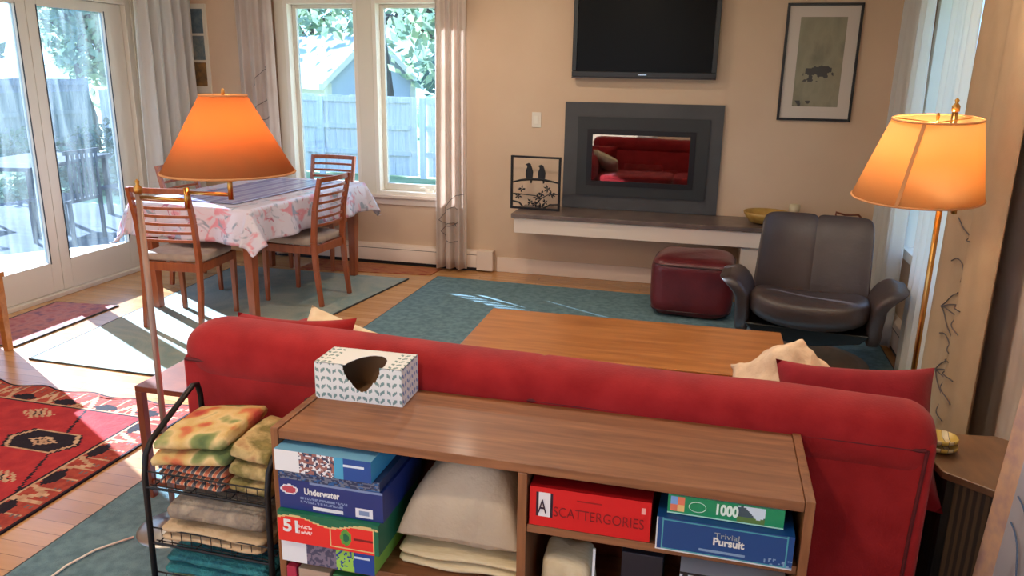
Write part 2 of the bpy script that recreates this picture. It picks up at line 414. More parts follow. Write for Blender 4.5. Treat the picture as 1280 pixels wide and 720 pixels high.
struct(B().box(XL - .16, XR + .16, YF, YB + .16, -.06, 0).build('floor', M['floor']))
struct(B().box(XL - .16, XR + .16, YF, YB + .16, ZC, ZC + .12).build('ceiling', M['ceil']))
# base board under hearth, along the back wall
struct(B().box(-1.70, XR, YB - .018, YB, 0, .125).build('baseboard_back', M['white_board'], bevel=.004))

def window(name, x0, x1, z0, z1, trimw=.085):
    w = bpy.data.objects.new(name, None); C.objects.link(w); struct(w)
    b = B(); cw = trimw
    b.box(x0 - cw * .0, x0 + .035, YB - .02, YB + .13, z0, z1); b.box(x1 - .035, x1, YB - .02, YB + .13, z0, z1)
    b.box(x0 + .035, x1 - .035, YB - .02, YB + .13, z1 - .035, z1); b.box(x0 + .035, x1 - .035, YB - .02, YB + .13, z0, z0 + .03)
    b.build('window_frame', M['white_trim'], w, bevel=.003)
    s = B(); g = .055; a0, a1, c0, c1 = x0 + .036, x1 - .036, z0 + .031, z1 - .036
    s.box(a0, a0 + g - .02, YB + .06, YB + .1, c0, c1); s.box(a1 - g + .02, a1, YB + .06, YB + .1, c0, c1)
    s.box(a0 + g - .02, a1 - g + .02, YB + .06, YB + .1, c0, c0 + g); s.box(a0 + g - .02, a1 - g + .02, YB + .06, YB + .1, c1 - .03, c1)
    s.build('sash', M['door_paint'], w, bevel=.003)
    B().box(a0 + g - .02, a1 - g + .02, YB + .078, YB + .083, c0 + g, c1 - .03).build('pane', M['glass'], w)
    k = B(); cx = x1 - .2; k.box(cx - .035, cx + .035, YB + .02, YB + .058, z0 + .031, z0 + .048); k.tube([(cx, YB + .035, z0 + .05), (cx - .05, YB + .03, z0 + .065), (cx - .08, YB + .025, z0 + .062)], .005, 6)
    k.build('crank', M['white_trim'], w)
    return w
window('window_1', *W1); window('window_2', *W2)
# casing round the pair of windows
b = B(); t = .02
b.box(W1[0] - .085, W1[0], YB - t, YB, .60, 2.17); b.box(W1[1], W2[0], YB - t, YB, .60, 2.17); b.box(W2[1], W2[1] + .085, YB - t, YB, .60, 2.17)
b.box(W1[0] - .085, W2[1] + .085, YB - t, YB, 2.17, 2.27)
struct(b.build('trim_1', M['trim'], bevel=.003))
b = B().box(W1[0] - .1, W2[1] + .1, YB - .05, YB, .575, .60).box(W1[0] - .085, W2[1] + .085, YB - .018, YB, .515, .575)
struct(b.build('trim_2', M['white_board'], bevel=.004))

# patio door on the left wall
d = bpy.data.objects.new('door_1', None); C.objects.link(d); struct(d)
b = B(); x0, x1 = XL - .14, XL + .015
b.box(x0, x1, 3.55, 3.60, 0, 2.12); b.box(x0, x1, 5.40, 5.46, 0, 2.12); b.box(x0, x1, 3.60, 5.40, 2.07, 2.12); b.box(x0, x1, 3.60, 5.40, 0, .03)
b.build('door_frame', M['door_paint'], d, bevel=.003)
def leaf(y0, y1, g0, g1, px):
    l = B(); a, c = px - .022, px + .022
    l.box(a, c, y0, g0, .032, 2.068); l.box(a, c, g1, y1, .032, 2.068); l.box(a, c, g0, g1, .032, .25); l.box(a, c, g0, g1, 2.0, 2.068)
    lo = l.build('door_leaf', M['door_paint'], d, bevel=.003)
    B().box(px - .004, px + .004, g0, g1, .25, 2.0).build('pane', M['door_glass'], lo)
    q = B(); e = .008
    for X in (c + .001,):
        q.box(X, X + .003, g0 - e, g0, .25 - e, 2 + e); q.box(X, X + .003, g1, g1 + e, .25 - e, 2 + e)
    q.build('gasket', M['gasket'], lo)
    return lo
leaf(3.602, 4.508, 3.76, 4.42, XL - .045); leaf(4.512, 5.398, 4.60, 5.21, XL - .045)
b = B().box(XL, XL + .02, 3.46, 3.55, 0, 2.2).box(XL, XL + .02, 5.46, 5.54, 0, 2.2).box(XL, XL + .02, 3.55, 5.46, 2.12, 2.2)
struct(b.build('trim_3', M['door_paint'], bevel=.003))
# right wall window (plain fixed pane)
def side_window(name, y0, y1, z0, z1):
    w = bpy.data.objects.new(name, None); C.objects.link(w); struct(w)
    b = B(); b.box(XR - .02, XR + .14, y0, y0 + .06, z0, z1); b.box(XR - .02, XR + .14, y1 - .06, y1, z0, z1)
    b.box(XR - .02, XR + .14, y0 + .06, y1 - .06, z1 - .06, z1); b.box(XR - .03, XR + .14, y0 + .06, y1 - .06, z0, z0 + .06)
    b.build('window_frame', M['white_trim'], w, bevel=.003)
    B().box(XR + .08, XR + .085, y0 + .06, y1 - .06, z0 + .06, z1 - .06).build('pane', M['glass'], w)
side_window('window_3', *RW)
side_window('window_4', -1.6, .9, .55, 2.2)
w5 = bpy.data.objects.new('window_5', None); C.objects.link(w5); struct(w5)
B().box(-3.4, -.4, YF - .10, YF - .095, .85, 2.15).build('pane', M['glass'], w5)
d2 = bpy.data.objects.new('door_2', None); C.objects.link(d2); struct(d2)
B().box(XL - .10, XL - .095, -1.9, 1.0, 0, 2.12).build('pane', M['glass'], d2)

# radiators
def radiator(name, label, L, loc, rz, endcap=True):
    t = thing(name, label, 'radiator', loc, rz)
    b = B(); b.prism([(0, .03), (-.06, .03), (-.065, .12), (-.045, .165), (0, .175)], 'x', 0, L - .14)
    b.build('cover', M['white_board'], t, bevel=.003)
    B().box(.0, L - .14, -.058, -.048, .133, .141, rot=('X', .5)).build('vent_slot', M['black_metal'], t)
    B().box(0, L - .14, -.05, 0, 0.0, .03).build('base_gap', M['black_metal'], t)
    if endcap: B().box(L - .14, L, -.075, 0, .012, .18).build('end_cap', M['white_board'], t, bevel=.004)
    return t
radiator('baseboard_radiator', 'long cream baseboard radiator under the pair of windows', 2.1, (-3.82, YB - .0005, 0), 0)
radiator('baseboard_radiator', 'cream baseboard radiator along the wall behind the leather chair', 2.7, (XR - .0005, 5.95, 0), -PI / 2)

# ------------------------------------------------------------------ rugs
def flat_poly(name, pts, h, m, label, cat, edge=None, z=0):
    b = B(); b.prism(pts, 'z', 0, h)
    o = b.build(name, m, loc=(0, 0, z)); tag(o, label, cat)
    if edge:
        e = B(); P = [(x, y, h / 2) for x, y in pts]; e.tube(P, .007, 6, closed=True)
        e.build('binding', edge, o)
    return o
flat_poly('area_rug', [(-2.115, 1.2), (1.09, 1.2), (1.09, 5.73), (-2.10, 5.80)], .012, M['blue_rug'], 'large blue green rug under the sofa and coffee table', 'rug', M['rug_edge'])
flat_poly('dining_rug', [(-3.66, 3.34), (-2.80, 3.33), (-2.46, 4.35), (-2.30, 5.66), (-3.84, 5.62)], .010, M['grey_rug'], 'faded grey green rug under the dining table', 'rug', M['rug_edge'])
flat_poly('door_mat', [(-4.36, 3.45), (-3.91, 3.48), (-3.94, 4.36), (-4.40, 4.30)], .008, M['mat_red'], 'small pinkish red mat in front of the glass patio door', 'mat', M['rug_edge'])
flat_poly('runner_mat', [(-3.3, 5.70), (-2.18, 5.84), (-2.16, 6.06), (-3.3, 6.06)], .008, M['mat_rust'], 'rust and tan striped mat on the floor under the windows', 'mat')

# kilim: woven cells coloured cell by cell
KX0, KX1, KY0, KY1 = -3.95, -2.335, 1.0, 3.03
def kilim():
    nu, nv = 150, 190
    def pos(u, v):
        x = KX0 + (KX1 - KX0) * u; y = KY0 + (KY1 - KY0) * v
        y += .018 * math.sin(u * 34) * (v > .985) ; z = .009 + (.004 * math.sin(u * 30) if v > .985 else 0)
        return (x, y, z)
    def diamond(x, y, cx, cy, a, b): return abs(x - cx) / a + abs(y - cy) / b
    def mfn(u, v):
        x = KX0 + (KX1 - KX0) * u; y = KY0 + (KY1 - KY0) * v
        dr = min(KX1 - x, x - KX0); dt = min(KY1 - y, y - KY0); e = min(dr, dt); s = y if dr < dt else x
        if e < .012: return 1
        if e < .025: return 2
        if e < .175:            # outer border with hooked motifs
            q = (s * 1.0) % .24 / .24; k = (e - .025) / .15
            if e > .165: return 3
            if abs(q - .5) < .30 - .30 * abs(k - .72) * 3 and k > .45: return 1
            if .52 < abs(q - .5) + k * .3 < .62: return 3
            if k < .35 and int(s * 60) % 4 == 0 and int(e * 90) % 2: return 4
            return 2 if int(s * 80) % 7 else 3
        if e < .185: return 1
        # hexagon medallions in the field
        for (cx, cy, r) in ((-2.77, 2.53, .14), (-3.1, 1.78, .15)):
            hx = max(abs(x - cx) / 1.25, (abs(x - cx) * .5 / 1.25 + abs(y - cy) * .87))
            hx = max(abs(y - cy) / .62, (abs(x - cx) * .8 + abs(y - cy) * .5))
            if hx < r:
                if hx > r - .016: return 3
                dd = diamond(x, y, cx, cy, .075, .045)
                if dd < 1 and not (.35 < dd < .55): return 3
                return 1
            if hx < r + .012: return 1
        for (cx, cy) in ((-3.02, 2.76), (-2.68, 2.22), (-3.35, 2.5), (-2.6, 1.7), (-3.1, 2.05)):
            dd = diamond(x, y, cx, cy, .10, .06)
            if dd < 1 and (int(x * 90) + int(y * 70)) % 3 != 0: return 4 if cx > -3 and cy > 2.5 else 3
            if dd < .5: return 1
        if abs((x + .45 * y) % .62 - .31) < .007: return 1
        return 0
    b = B(); b.grid(nu, nv, pos, mfn=mfn)
    o = b.build('kilim_rug', [M['kil_red'], M['kil_dark'], M['kil_rust'], M['kil_cream'], M['kil_grey']], solid=.008)
    return tag(o, 'red kilim rug with black hexagon medallion and hooked border', 'rug')
kilim()

# ------------------------------------------------------------------ curtains
def curtain(name, label, A, Bp, z0, z1, folds, amp, m, top=1.0, phase=0, parts=None, flare=0, seed=1, mm=None):
    """A->B base line on the floor plan; width may shrink to `top` at the rod"""
    A = Vector(A); Bv = Vector(Bp); dirv = Bv - A; nrm = Vector((-dirv.y, dirv.x)).normalized()
    t = thing(name, label, 'curtain', (A.x, A.y, 0))
    def pos(u, v):
        k = top + (1 - top) * (1 - v)
        uu = .5 + (u - .5) * k
        a = amp * (.7 + .5 * (1 - v))
        off = a * math.sin(2 * PI * folds * u + phase + .6 * math.sin(3 * v + seed)) + a * .35 * math.sin(2 * PI * folds * 2.3 * u + seed)
        p = dirv * uu + nrm * off + nrm * flare * (1 - v) ** 2
        return (p.x, p.y, z0 + (z1 - z0) * v)
    b = B(); b.grid(int(folds * 16) + 1, 28, pos)
    b.build('curtain_panel', m, t, smooth=True, solid=.004)
    return t, pos
def embroider(t, pos, strokes, m, side, r=.0022):
    """leaf line stitching that follows the cloth; strokes in (u,v)"""
    for st in strokes:
        B().tube([Vector(pos(u, v)) + side for u, v in st], r, 5).build('embroidered_line', m, t)
def leafstroke(u0, v0, u1, v1, bend):
    out = []
    for k in range(17):
        s = k / 16; u = u0 + (u1 - u0) * s; v = v0 + (v1 - v0) * s + bend * math.sin(PI * s)
        out.append((u, v))
    return out
CT = 2.42
t, pos = curtain('curtain', 'sheer white curtain hanging beside the patio door', (-4.37, 5.36), (-4.36, 6.02), .03, CT, 5, .04, M['sheer'], .95)
t, pos = curtain('curtain', 'pinkish cream curtain at the corner side of the windows, behind the dining table', (-3.98, 6.06), (-3.62, 6.06), .03, CT, 3, .03, M['curtain'], .95, 1)
embroider(t, pos, [leafstroke(.35, .5, .8, .56, .012), leafstroke(.35, .5, .85, .5, -.012), leafstroke(.4, .6, .8, .67, .01)], M['stitch'], Vector((0, -.006, 0)))
t, pos = curtain('curtain', 'floor length cream curtain with leaf stitching between the windows and the light switch', (-2.20, 6.02), (-1.93, 6.02), .03, CT, 3, .028, M['curtain'], .95, 2)
lv = []
for (a, c, d2, e, f) in ((.15, .17, .75, .21, .02), (.15, .17, .8, .17, -.02), (.2, .13, .7, .15, .02), (.2, .13, .75, .1, -.02), (.3, .2, .9, .26, .02)):
    lv.append(leafstroke(a, c, d2, e, f))
embroider(t, pos, lv, M['stitch'], Vector((0, -.008, 0)))
t, pos = curtain('curtain', 'white sheer curtain behind the brown leather chair', (1.11, 5.80), (1.10, 4.93), .03, CT, 5, .03, M['sheer'], .96, .5)
t, pos = curtain('curtain', 'white lining curtain between the leather chair and the tan curtain', (1.10, 4.60), (1.06, 3.98), .03, CT, 4, .018, M['sheer'], .97, .5)
t, pos = curtain('curtain', 'wide tan curtain with stitched leaves behind the brass floor lamp', (1.055, 3.93), (1.03, 3.10), .03, CT, 2, .016, M['curtain_tan'], .97, 2.6)
lv = []
for (u0, v0) in ((.22, .25), (.27, .13)):
    for (du, dv, bd) in ((.34, .055, .012), (.42, .03, .008), (.44, -.01, .008), (.38, -.05, -.01)):
        lv.append(leafstroke(u0, v0, u0 + du, v0 + dv, bd))
lv.append(leafstroke(.25, .42, .62, .40, -.01)); lv.append(leafstroke(.25, .20, .5, .17, .02)); lv.append(leafstroke(.25, .34, .5, .32, .02))
embroider(t, pos, lv, M['stitch'], Vector((-.010, 0, 0)), .0026)
t, pos = curtain('curtain', 'pinkish cream curtain panel on the right wall between the tan curtain and the side table', (1.135, 3.62), (1.10, 2.45), .03, CT, 2.5, .014, M['curtain'], .99, 1.2)
# near curtain, bottom right
t = thing('curtain', 'pale grey curtain with woven border and blue lines nearest to the camera', 'curtain', (.735, 2.05, 0))
def np_(u, v):      # u along toward camera, v up
    x = .10 * u * (1 - v) + .03 * math.sin(u * 11 + .5) - .014; y = -.9 * u
    return (x + .13 * v, y, .03 + 2.39 * v)
b = B(); b.grid(60, 30, np_, mfn=lambda u, v: 1 if u < .075 else 0)
b.build('curtain_panel', [M['curtain_pale'], M['border']], t, smooth=True, solid=.004)
for (u0, v0, u1, v1, bd) in ((.1, .25, .5, .2, .01), (.1, .22, .5, .15, .01), (.12, .16, .5, .12, .01), (.1, .29, .45, .3, .02), (.1, .11, .4, .06, .01)):
    B().tube([Vector(np_(u, v)) + Vector((-.008, 0, 0)) for u, v in leafstroke(u0, v0, u1, v1, bd)], .0022, 5).build('embroidered_line', M['stitch_blue'], t)

# ------------------------------------------------------------------ back wall things
# television
t = thing('television', 'flat black television mounted above the fireplace', 'television', (-.572, YB - .003, 1.585))
b = B(); hw = .535; zt = .63
b.box(-hw, -hw + .035, -.075, -.03, .05, zt); b.box(hw - .035, hw, -.075, -.03, .05, zt); b.box(-hw + .035, hw - .035, -.075, -.03, zt - .035, zt); b.box(-hw, hw, -.078, -.03, 0.008, .05)
b.build('bezel', M['black_plastic'], t, bevel=.004)
B().box(-hw + .035, hw - .035, -.066, -.06, .05, zt - .035).build('screen', M['screen'], t)
B().box(-hw + .03, hw - .03, -.06, -.025, .01, zt - .01).build('back_shell', M['black_plastic'], t)
B().box(-hw, hw, -.08, -.04, 0, .0078).build('speaker_lip', M['tv_lip'], t, bevel=.002)
B().box(-.03, .03, -.0795, -.0782, .026, .031).build('logo', M['chrome'], t)
B().box(-.2, .2, -.0248, 0, .1, .45).build('wall_bracket', M['black_metal'], t)
# framed picture
t = thing('framed_picture', 'black framed picture of a dark shape on grey green between the television and corner', 'picture', (.667, YB, 1.312))
w2, h2 = .252, .808
b = B(); b.box(-w2, -w2 + .018, -.025, 0, 0, h2); b.box(w2 - .018, w2, -.025, 0, 0, h2); b.box(-w2 + .018, w2 - .018, -.025, 0, 0, .018); b.box(-w2 + .018, w2 - .018, -.025, 0, h2 - .018, h2)
b.build('frame', M['black_wood'], t, bevel=.002)
B().box(-w2 + .018, w2 - .018, -.012, -.002, .018, h2 - .018).build('mat_board', M['paper'], t)
art = ramp_mat('grey_green_art', [(.25, (104, 100, 84)), (.5, (150, 142, 118)), (.7, (132, 126, 104)), (.85, (160, 128, 96))], .8, scale=3.2, stretch=(2, 1, 1), bump=0, detail=6)
dark = mat('ink_wash', (78, 75, 72), .8)
def artm(u, v):
    x = (u - .5) * .30; z = v * .60
    n1 = noise.noise(Vector((x * 30, z * 30, 3)))
    if abs(z - .245 - .1 * x) < .028 + .012 * n1 - .25 * max(0, abs(x) - .04) and abs(x) < .085: return 1
    if abs(z - .205) < .035 and abs(x) < .1 and n1 > .12: return 1
    if z < .04 and x < -.03 and n1 > .05: return 1
    return 0
b = B(); b.grid(61, 121, lambda u, v: (-.155 + .31 * u, -.0125, .1 + .615 * v), mfn=artm)
b.build('artwork', [art, dark], t)
# small column of photos near the corner
t = thing('photo_frame', 'tall narrow cream frame holding three small photos in the corner', 'picture', (-4.395, YB, 1.40))
b = B(); b.box(-.095, .095, -.02, 0, 0, .74); b.build('frame', M['trim'], t, bevel=.003)
pm = [mat('blue_grey_photo', (78, 98, 110), .4, col2=(110, 122, 124), scale=20), mat('pale_grey_photo', (96, 112, 118), .4, col2=(140, 140, 130), scale=24), mat('amber_photo', (150, 110, 62), .4, col2=(96, 78, 58), scale=18)]
for k, (a, c) in enumerate(((.50, .70), (.28, .48), (.06, .26))):
    B().box(-.065, .065, -.022, -.0201, a, c).build('photo', pm[k], t)
# light switch
t = thing('light_switch', 'white light switch on the wall left of the fireplace', 'switch', (-1.39, YB, 1.20))
B().box(-.037, .037, -.006, 0, 0, .118).build('plate', M['plastic_white'], t, bevel=.002)
B().box(-.016, .016, -.011, -.006, .028, .09).build('rocker', M['white_trim'], t, bevel=.001)
# fireplace
t = thing('fireplace', 'grey fireplace surround with glass front insert in the wall', 'fireplace', (0, YB, 0))
def ring(b, o, i, y0, y1):
    b.box(o[0], i[0], y0, y1, o[2], o[3]); b.box(i[1], o[1], y0, y1, o[2], o[3]); b.box(i[0], i[1], y0, y1, i[3], o[3]); b.box(i[0], i[1], y0, y1, o[2], i[2])
OU = (-1.155, .045, .582, 1.405); IN = (-1.048, -.052, .69, 1.298)
b = B(); ring(b, OU, IN, -.03, 0); b.build('surround', M['slate'], t)
b = B(); ring(b, IN, FB, -.045, -.0005); b.build('insert_frame', M['insert'], t)
b = B(); ring(b, (FB[0] - .02, FB[1] + .02, FB[2] - .02, FB[3] + .02), (FB[0] + .022, FB[1] - .022, FB[2] + .018, FB[3] - .02), -.052, -.0455); b.build('door_rim', M['black_metal'], t)
b = B(); a, c, z0, z1 = FB[0] + .0008, FB[1] - .0008, FB[2] + .0008, FB[3] - .0008
b.box(a, a + .01, 0.0, .40, z0, z1); b.box(c - .01, c, 0, .40, z0, z1); b.box(a + .01, c - .01, 0, .4, z0, z0 + .01); b.box(a + .01, c - .01, 0, .4, z1 - .01, z1); b.box(a + .01, c - .01, .39, .4, z0 + .01, z1 - .01)
b.build('firebox', M['soot'], t)
B().box(FB[0] + .0225, FB[1] - .0225, -.05, -.047, FB[2] + .0185, FB[3] - .0205).build('glass_door', M['fire_glass'], t)
for (p, q, r) in (((-.85, .16, .835), (-.3, .2, .835), .03), ((-.8, .26, .835), (-.28, .25, .85), .032), ((-.7, .2, .895), (-.4, .24, .89), .028)):
    n = 9; pts = [Vector(p).lerp(Vector(q), k / (n - 1)) for k in range(n)]
    B().tube(pts, [r * (1 + .12 * math.sin(k * 2.1)) for k in range(n)], 10).build('log', M['log'], t, smooth=True)
# hearth shelf
t = thing('hearth_shelf', 'long stone topped hearth shelf with cream fascia under the fireplace', 'hearth', (0, 0, 0))
b = B(); b.box(-1.47, XR - .001, 5.70, YB - .0005, .548, .58); b.build('stone_slab', M['hearth'], t, bevel=.004)
b = B(); b.box(-1.45, XR - .002, 5.72, YB - .0005, .430, .5475); b.build('fascia', M['white_board'], t, bevel=.003)
b = B(); b.box(.235, 1.03, 5.75, YB - .02, .0005, .4295); b.build('support', M['white_board'], t, bevel=.003)
# bird screen
t = thing('bird_sculpture', 'black metal square with two bird silhouettes on a branch, on the hearth', 'ornament', (-1.335, 5.93, .581), math.radians(-3))
b = B(); s = .20; q = .011
b.box(-s, -s + q * 1.4, -.012, .012, .0, .415); b.box(s - q * 1.4, s, -.012, .012, .0, .415); b.box(-s + q, s - q, -.012, .012, .40, .415); b.box(-s + q, s - q, -.012, .012, .0, .016)
b.build('frame', M['black_metal'], t, bevel=.002)
br = [(-.19, 0, .205), (-.12, 0, .225), (-.05, 0, .235), (.05, 0, .238), (.12, 0, .228), (.19, 0, .215)]
B().tube(br, [.006, .008, .01, .01, .008, .006], 8).tube([(-.19, 0, .12), (-.1, 0, .115), (0, 0, .11), (.04, 0, .1)], .004, 6).tube([(.19, 0, .13), (.1, 0, .12), (.05, 0, .09), (.0, 0, .03)], .004, 6).tube([(-.19, 0, .06), (-.13, 0, .05), (-.1, 0, .02)], .007, 6).tube([(.19, 0, .05), (.12, 0, .045), (.07, 0, .015)], .007, 6).build('branch', M['black_metal'], t)
for bx, fl, hh in ((-.045, 1, 1.0), (.055, -1, .93)):
    prof = [(-.030, 0), (-.036, .03), (-.034, .065), (-.024, .09), (-.026, .104), (-.042, .108), (-.026, .118), (-.012, .124), (.004, .116), (.014, .09), (.024, .055), (.022, .02), (.016, -.03), (.006, -.035), (.002, 0)]
    B().prism([(bx + x * 1.0 * (1 if fl > 0 else 1), .238 + z * hh) for x, z in prof], 'y', -.006, .006).build('bird', M['black_metal'], t, bevel=.003)
lf = B(); random.seed(3)
for (cx, cz) in ((-.11, .155), (-.135, .10), (.10, .17), (.05, .13), (.02, .09), (.08, .06), (.13, .13), (-.04, .06), (.0, .04), (.05, .03)):
    for k in range(6):
        a = k / 6 * 2 * PI + random.random(); L2 = random.uniform(.024, .04)
        c, s2 = math.cos(a), math.sin(a)
        P = [(cx, cz), (cx + c * L2 * .5 - s2 * .006, cz + s2 * L2 * .5 + c * .006), (cx + c * L2, cz + s2 * L2), (cx + c * L2 * .5 + s2 * .006, cz + s2 * L2 * .5 - c * .006)]
        P = [(max(-.185, min(.185, x)), max(.01, z)) for x, z in P]
        lf.prism(P, 'y', -.002, .002)
o = lf.build('leaves', M['black_metal'], t)
# things on the hearth
t = tag(B().lathe([(.05, 0), (.12, .012), (.155, .06), (.165, .085), (.157, .085), (.147, .06), (.11, .022), (0, .018)], n=36).build('bowl', M['bamboo'], loc=(.40, 5.93, .581), smooth=True), 'round tan wooden bowl on the hearth beside the leather chair', 'bowl')
tag(B().lathe([(.04, 0), (.04, .06), (.034, .075), (.04, .09), (.04, .13), (.02, .135), (0, .132)]).build('candle', M['candle'], loc=(.60, 6.04, .581), smooth=True), 'pale pillar candle on the hearth behind the leather chair', 'candle')
t = thing('box', 'low dark box with a handle on the hearth near the corner', 'box', (.97, 5.98, .581))
B().box(-.09, .09, -.07, .07, .02, .06).build('body', M['black_wood'], t, bevel=.006); B().box(-.095, .095, -.075, .075, 0, .02).build('base', M['red_wood'], t, bevel=.004)
B().tube([(-.09, 0, .06), (-.09, 0, .1), (-.03, 0, .085), (.06, 0, .09), (.09, 0, .06)], .008).build('handle', M['red_wood'], t)
tag(B().box(-.09, .09, -.07, .07, 0, .035).build('book', M['book_red'], loc=(.735, 5.93, .581), bevel=.004), 'dark red book lying on the hearth between candle and dark box', 'book')

# ------------------------------------------------------------------ pouf
t = thing('pouf', 'maroon leather cube pouf in front of the hearth shelf', 'ottoman', (-.075, 5.44, .012), math.radians(-2))
b = softbox(64, 40, 0, .56, .50, .42, 5.5, .012, 3, 5); transform(b, T((0, 0, .21)))
b.build('cushion', M['maroon'], t, smooth=True)
for z in (.05, .365):
    pts = []
    for k in range(48):
        a = 2 * PI * k / 48; c, s2 = math.cos(a), math.sin(a); e = 2 / 5.5; sc = 1.0
        zz = (z - .21) / .21; sc = (1 - abs(zz) ** 5.5) ** (1 / 5.5)
        pts.append((.28 * sc * math.copysign(abs(c) ** e, c), .25 * sc * math.copysign(abs(s2) ** e, s2), z))
    B().tube(pts, .006, 6, closed=True).build('piping', M['maroon_seam'], t, smooth=True)

# ------------------------------------------------------------------ swivel chair
t = thing('lounge_chair', 'dark brown leather swivel lounge chair on a chrome post', 'armchair', (.585, 4.56, .012), math.radians(-7))
def rbox(sx, sy, sz, p, m4, wob=.004, seed=0, n=(48, 30)):
    return transform(softbox(n[0], n[1], 0, sx, sy, sz, p, wob, seed), m4)
# seat: saddle cushion
def seat(u, v):
    x = (u - .5) * .60; y = -.30 + v * .56
    z = .40 - .035 * (1 - (2 * u - 1) ** 2) + .05 * (1 - v) ** 2 * (1 - v) - .12 * max(0, .12 - v) / .12 * .6 - .03 * v
    return (x, y, z)
b = rbox(.64, .58, .19, 3.4, T((0, -.03, .335)), .006, 2)
b.v = [(x, y, z - .045 * (1 - min(1, abs(x) / .32) ** 2) + .035 * (1 - ((y + .03) / .28))) for x, y, z in b.v]
b.build('seat', M['leather'], t, smooth=True)
for sgn in (-1, 1):
    bb = softbox(48, 44, 0, .335, .115, .56, 9, .005, sgn + 3, 7)
    bb.v = [(x * (1.05 - .09 * (z + .29) / .58) + sgn * -.012 * ((z + .29) / .58), y * (1 - .35 * (z / .29) ** 4) - .03 * math.cos(z * 5) - .06 * (max(0, x * sgn + .02) / .18) ** 2, z - .018 * (max(0, x * sgn) / .16) ** 3 * (z > 0)) for x, y, z in bb.v]
    transform(bb, T((sgn * .158, .30, .54), rx=math.radians(-17), rz=sgn * math.radians(-3)))
    bb.build('backrest', M['leather'], t, smooth=True)
for sgn in (-1, 1):
    b = softbox(36, 30, 0, .085, .48, .36, 4.5, .004, sgn + 5, 6)
    def bend(x, y, z):
        k = max(0, (z + .0) / .18); k2 = k * k
        return (x + .095 * k2 + (.03 * k2 if x > 0 else 0), y * (.74 + .26 * (z + .18) / .36) , z - .035 * k2 * (1 if x > 0 else .6) + .03 * (y < 0) * k2 * abs(y))
    b.v = [bend(*v) for v in b.v]; b.v = [(x * sgn, y, z) for x, y, z in b.v]
    transform(b, T((sgn * .345, -.03, .365)))
    b.build('armrest', M['leather'], t, smooth=True)
b = B(); b.prism([(-.33, .27), (-.28, .215), (-.06, .175), (.06, .175), (.28, .215), (.33, .27)], 'y', -.22, .2); b.build('under_frame', M['black_plastic'], t, bevel=.01)
b = B(); b.lathe([(.032, .03), (.032, .178)], n=20); b.build('post', M['chrome'], t, smooth=True)
b = B(); b.lathe([(.36, 0), (.36, .018), (.30, .028), (.05, .03), (0, .03)], n=48); b.build('base_disc', M['dark_wood'], t, smooth=False)

# ------------------------------------------------------------------ coffee table
t = thing('coffee_table', 'large honey brown wooden coffee table behind the sofa on the blue rug', 'coffee table', (-.335, 3.46, .012), math.radians(1))
B().box(-.72, .72, -.32, .325, .37, .408).build('tabletop', M['coffee_wood'], t, bevel=.006)
B().box(-.64, .64, -.25, .25, .29, .3695).build('apron', M['coffee_wood'], t, bevel=.003)
for x in (-.61, .61):
    for y in (-.22, .22): B().box(x - .035, x + .035, y - .035, y + .035, 0, .2895).build('leg', M['coffee_wood'], t, bevel=.003)

# ------------------------------------------------------------------ sofa
t = thing('sofa', 'red velvet sofa seen from behind, its back to the bookcase', 'sofa', (-.475, 1.910, .010), math.radians(-.4))
HW = 1.063
cy, cz = .093, .738
def rollpos(u, v):
    x = (v * 2 - 1) * HW; ee = .085 if x > 0 else .13; e = max(0, (abs(x) - (HW - ee)) / ee); k = max(.02, (1 - min(1, e) ** 2.3) ** .5)
    a = 2 * PI * u; q = 2 / 2.4
    y = .104 * math.copysign(abs(math.cos(a)) ** q, math.cos(a)); z = .094 * math.copysign(abs(math.sin(a)) ** q, math.sin(a))
    seam_or_shadow = 1 - .045 * math.exp(-((x - .30 + .25) / .007) ** 2)
    wob = .004 * noise.noise(Vector((x * 3, y * 5, z * 5)))
    return (x, cy + y * (.30 + .70 * k) * seam_or_shadow + wob, cz + z * (.25 + .75 * k) * seam_or_shadow + wob - .016 * x / HW)
b = B(); b.grid(36, 150, rollpos, wrapu=True)
for e in (0, 149): b.f.append(tuple(e * 36 + j for j in range(36))); b.m.append(0)
b.build('back_roll', M['red_fabric'], t, smooth=True)
b = B(); b.prism([(.0, .09), (.0, .745), (.02, .752), (.15, .752), (.22, .60), (.25, .40), (.25, .09)], 'x', -HW + .012, HW - .012)
b.build('back_panel', M['red_fabric'], t, bevel=.018, seg=3)
b = B(); b.tube([(-HW + .03, -.004, .742), (0, -.006, .744), (HW - .04, -.004, .735)], .0055, 6).build('piping', M['piping'], t)
B().tube([(HW - .036, -.001, .735), (HW - .045, -.001, .50), (HW - .05, -.001, .09)], .005, 6).build('piping', M['piping'], t)
for sgn in (-1, 1):
    a = softbox(40, 30, 0, .20, .90, .60, 3.2, .008, sgn + 4, 4)
    a.v = [(x * (1 + .14 * (z / .3)), y, z) for x, y, z in a.v]
    transform(a, T((sgn * (HW - .058), .53, .36)))
    a.build('armrest', M['red_fabric'], t, smooth=True)
b = B().box(-HW + .1, HW - .1, .2, .93, .09, .30); b.build('seat_base', M['red_fabric'], t, bevel=.02)
for k in (-1, 1):
    b = softbox(40, 24, 0, .90, .68, .17, 6, .006, k, 4); transform(b, T((k * .45, .60, .37))); b.build('seat_cushion', M['red_fabric'], t, smooth=True)
for x in (-.9, .9):
    for y in (.1, .88): B().lathe([(.02, 0), (.028, .0905)], (x, y, 0), 12).build('foot', M['black_wood'], t)

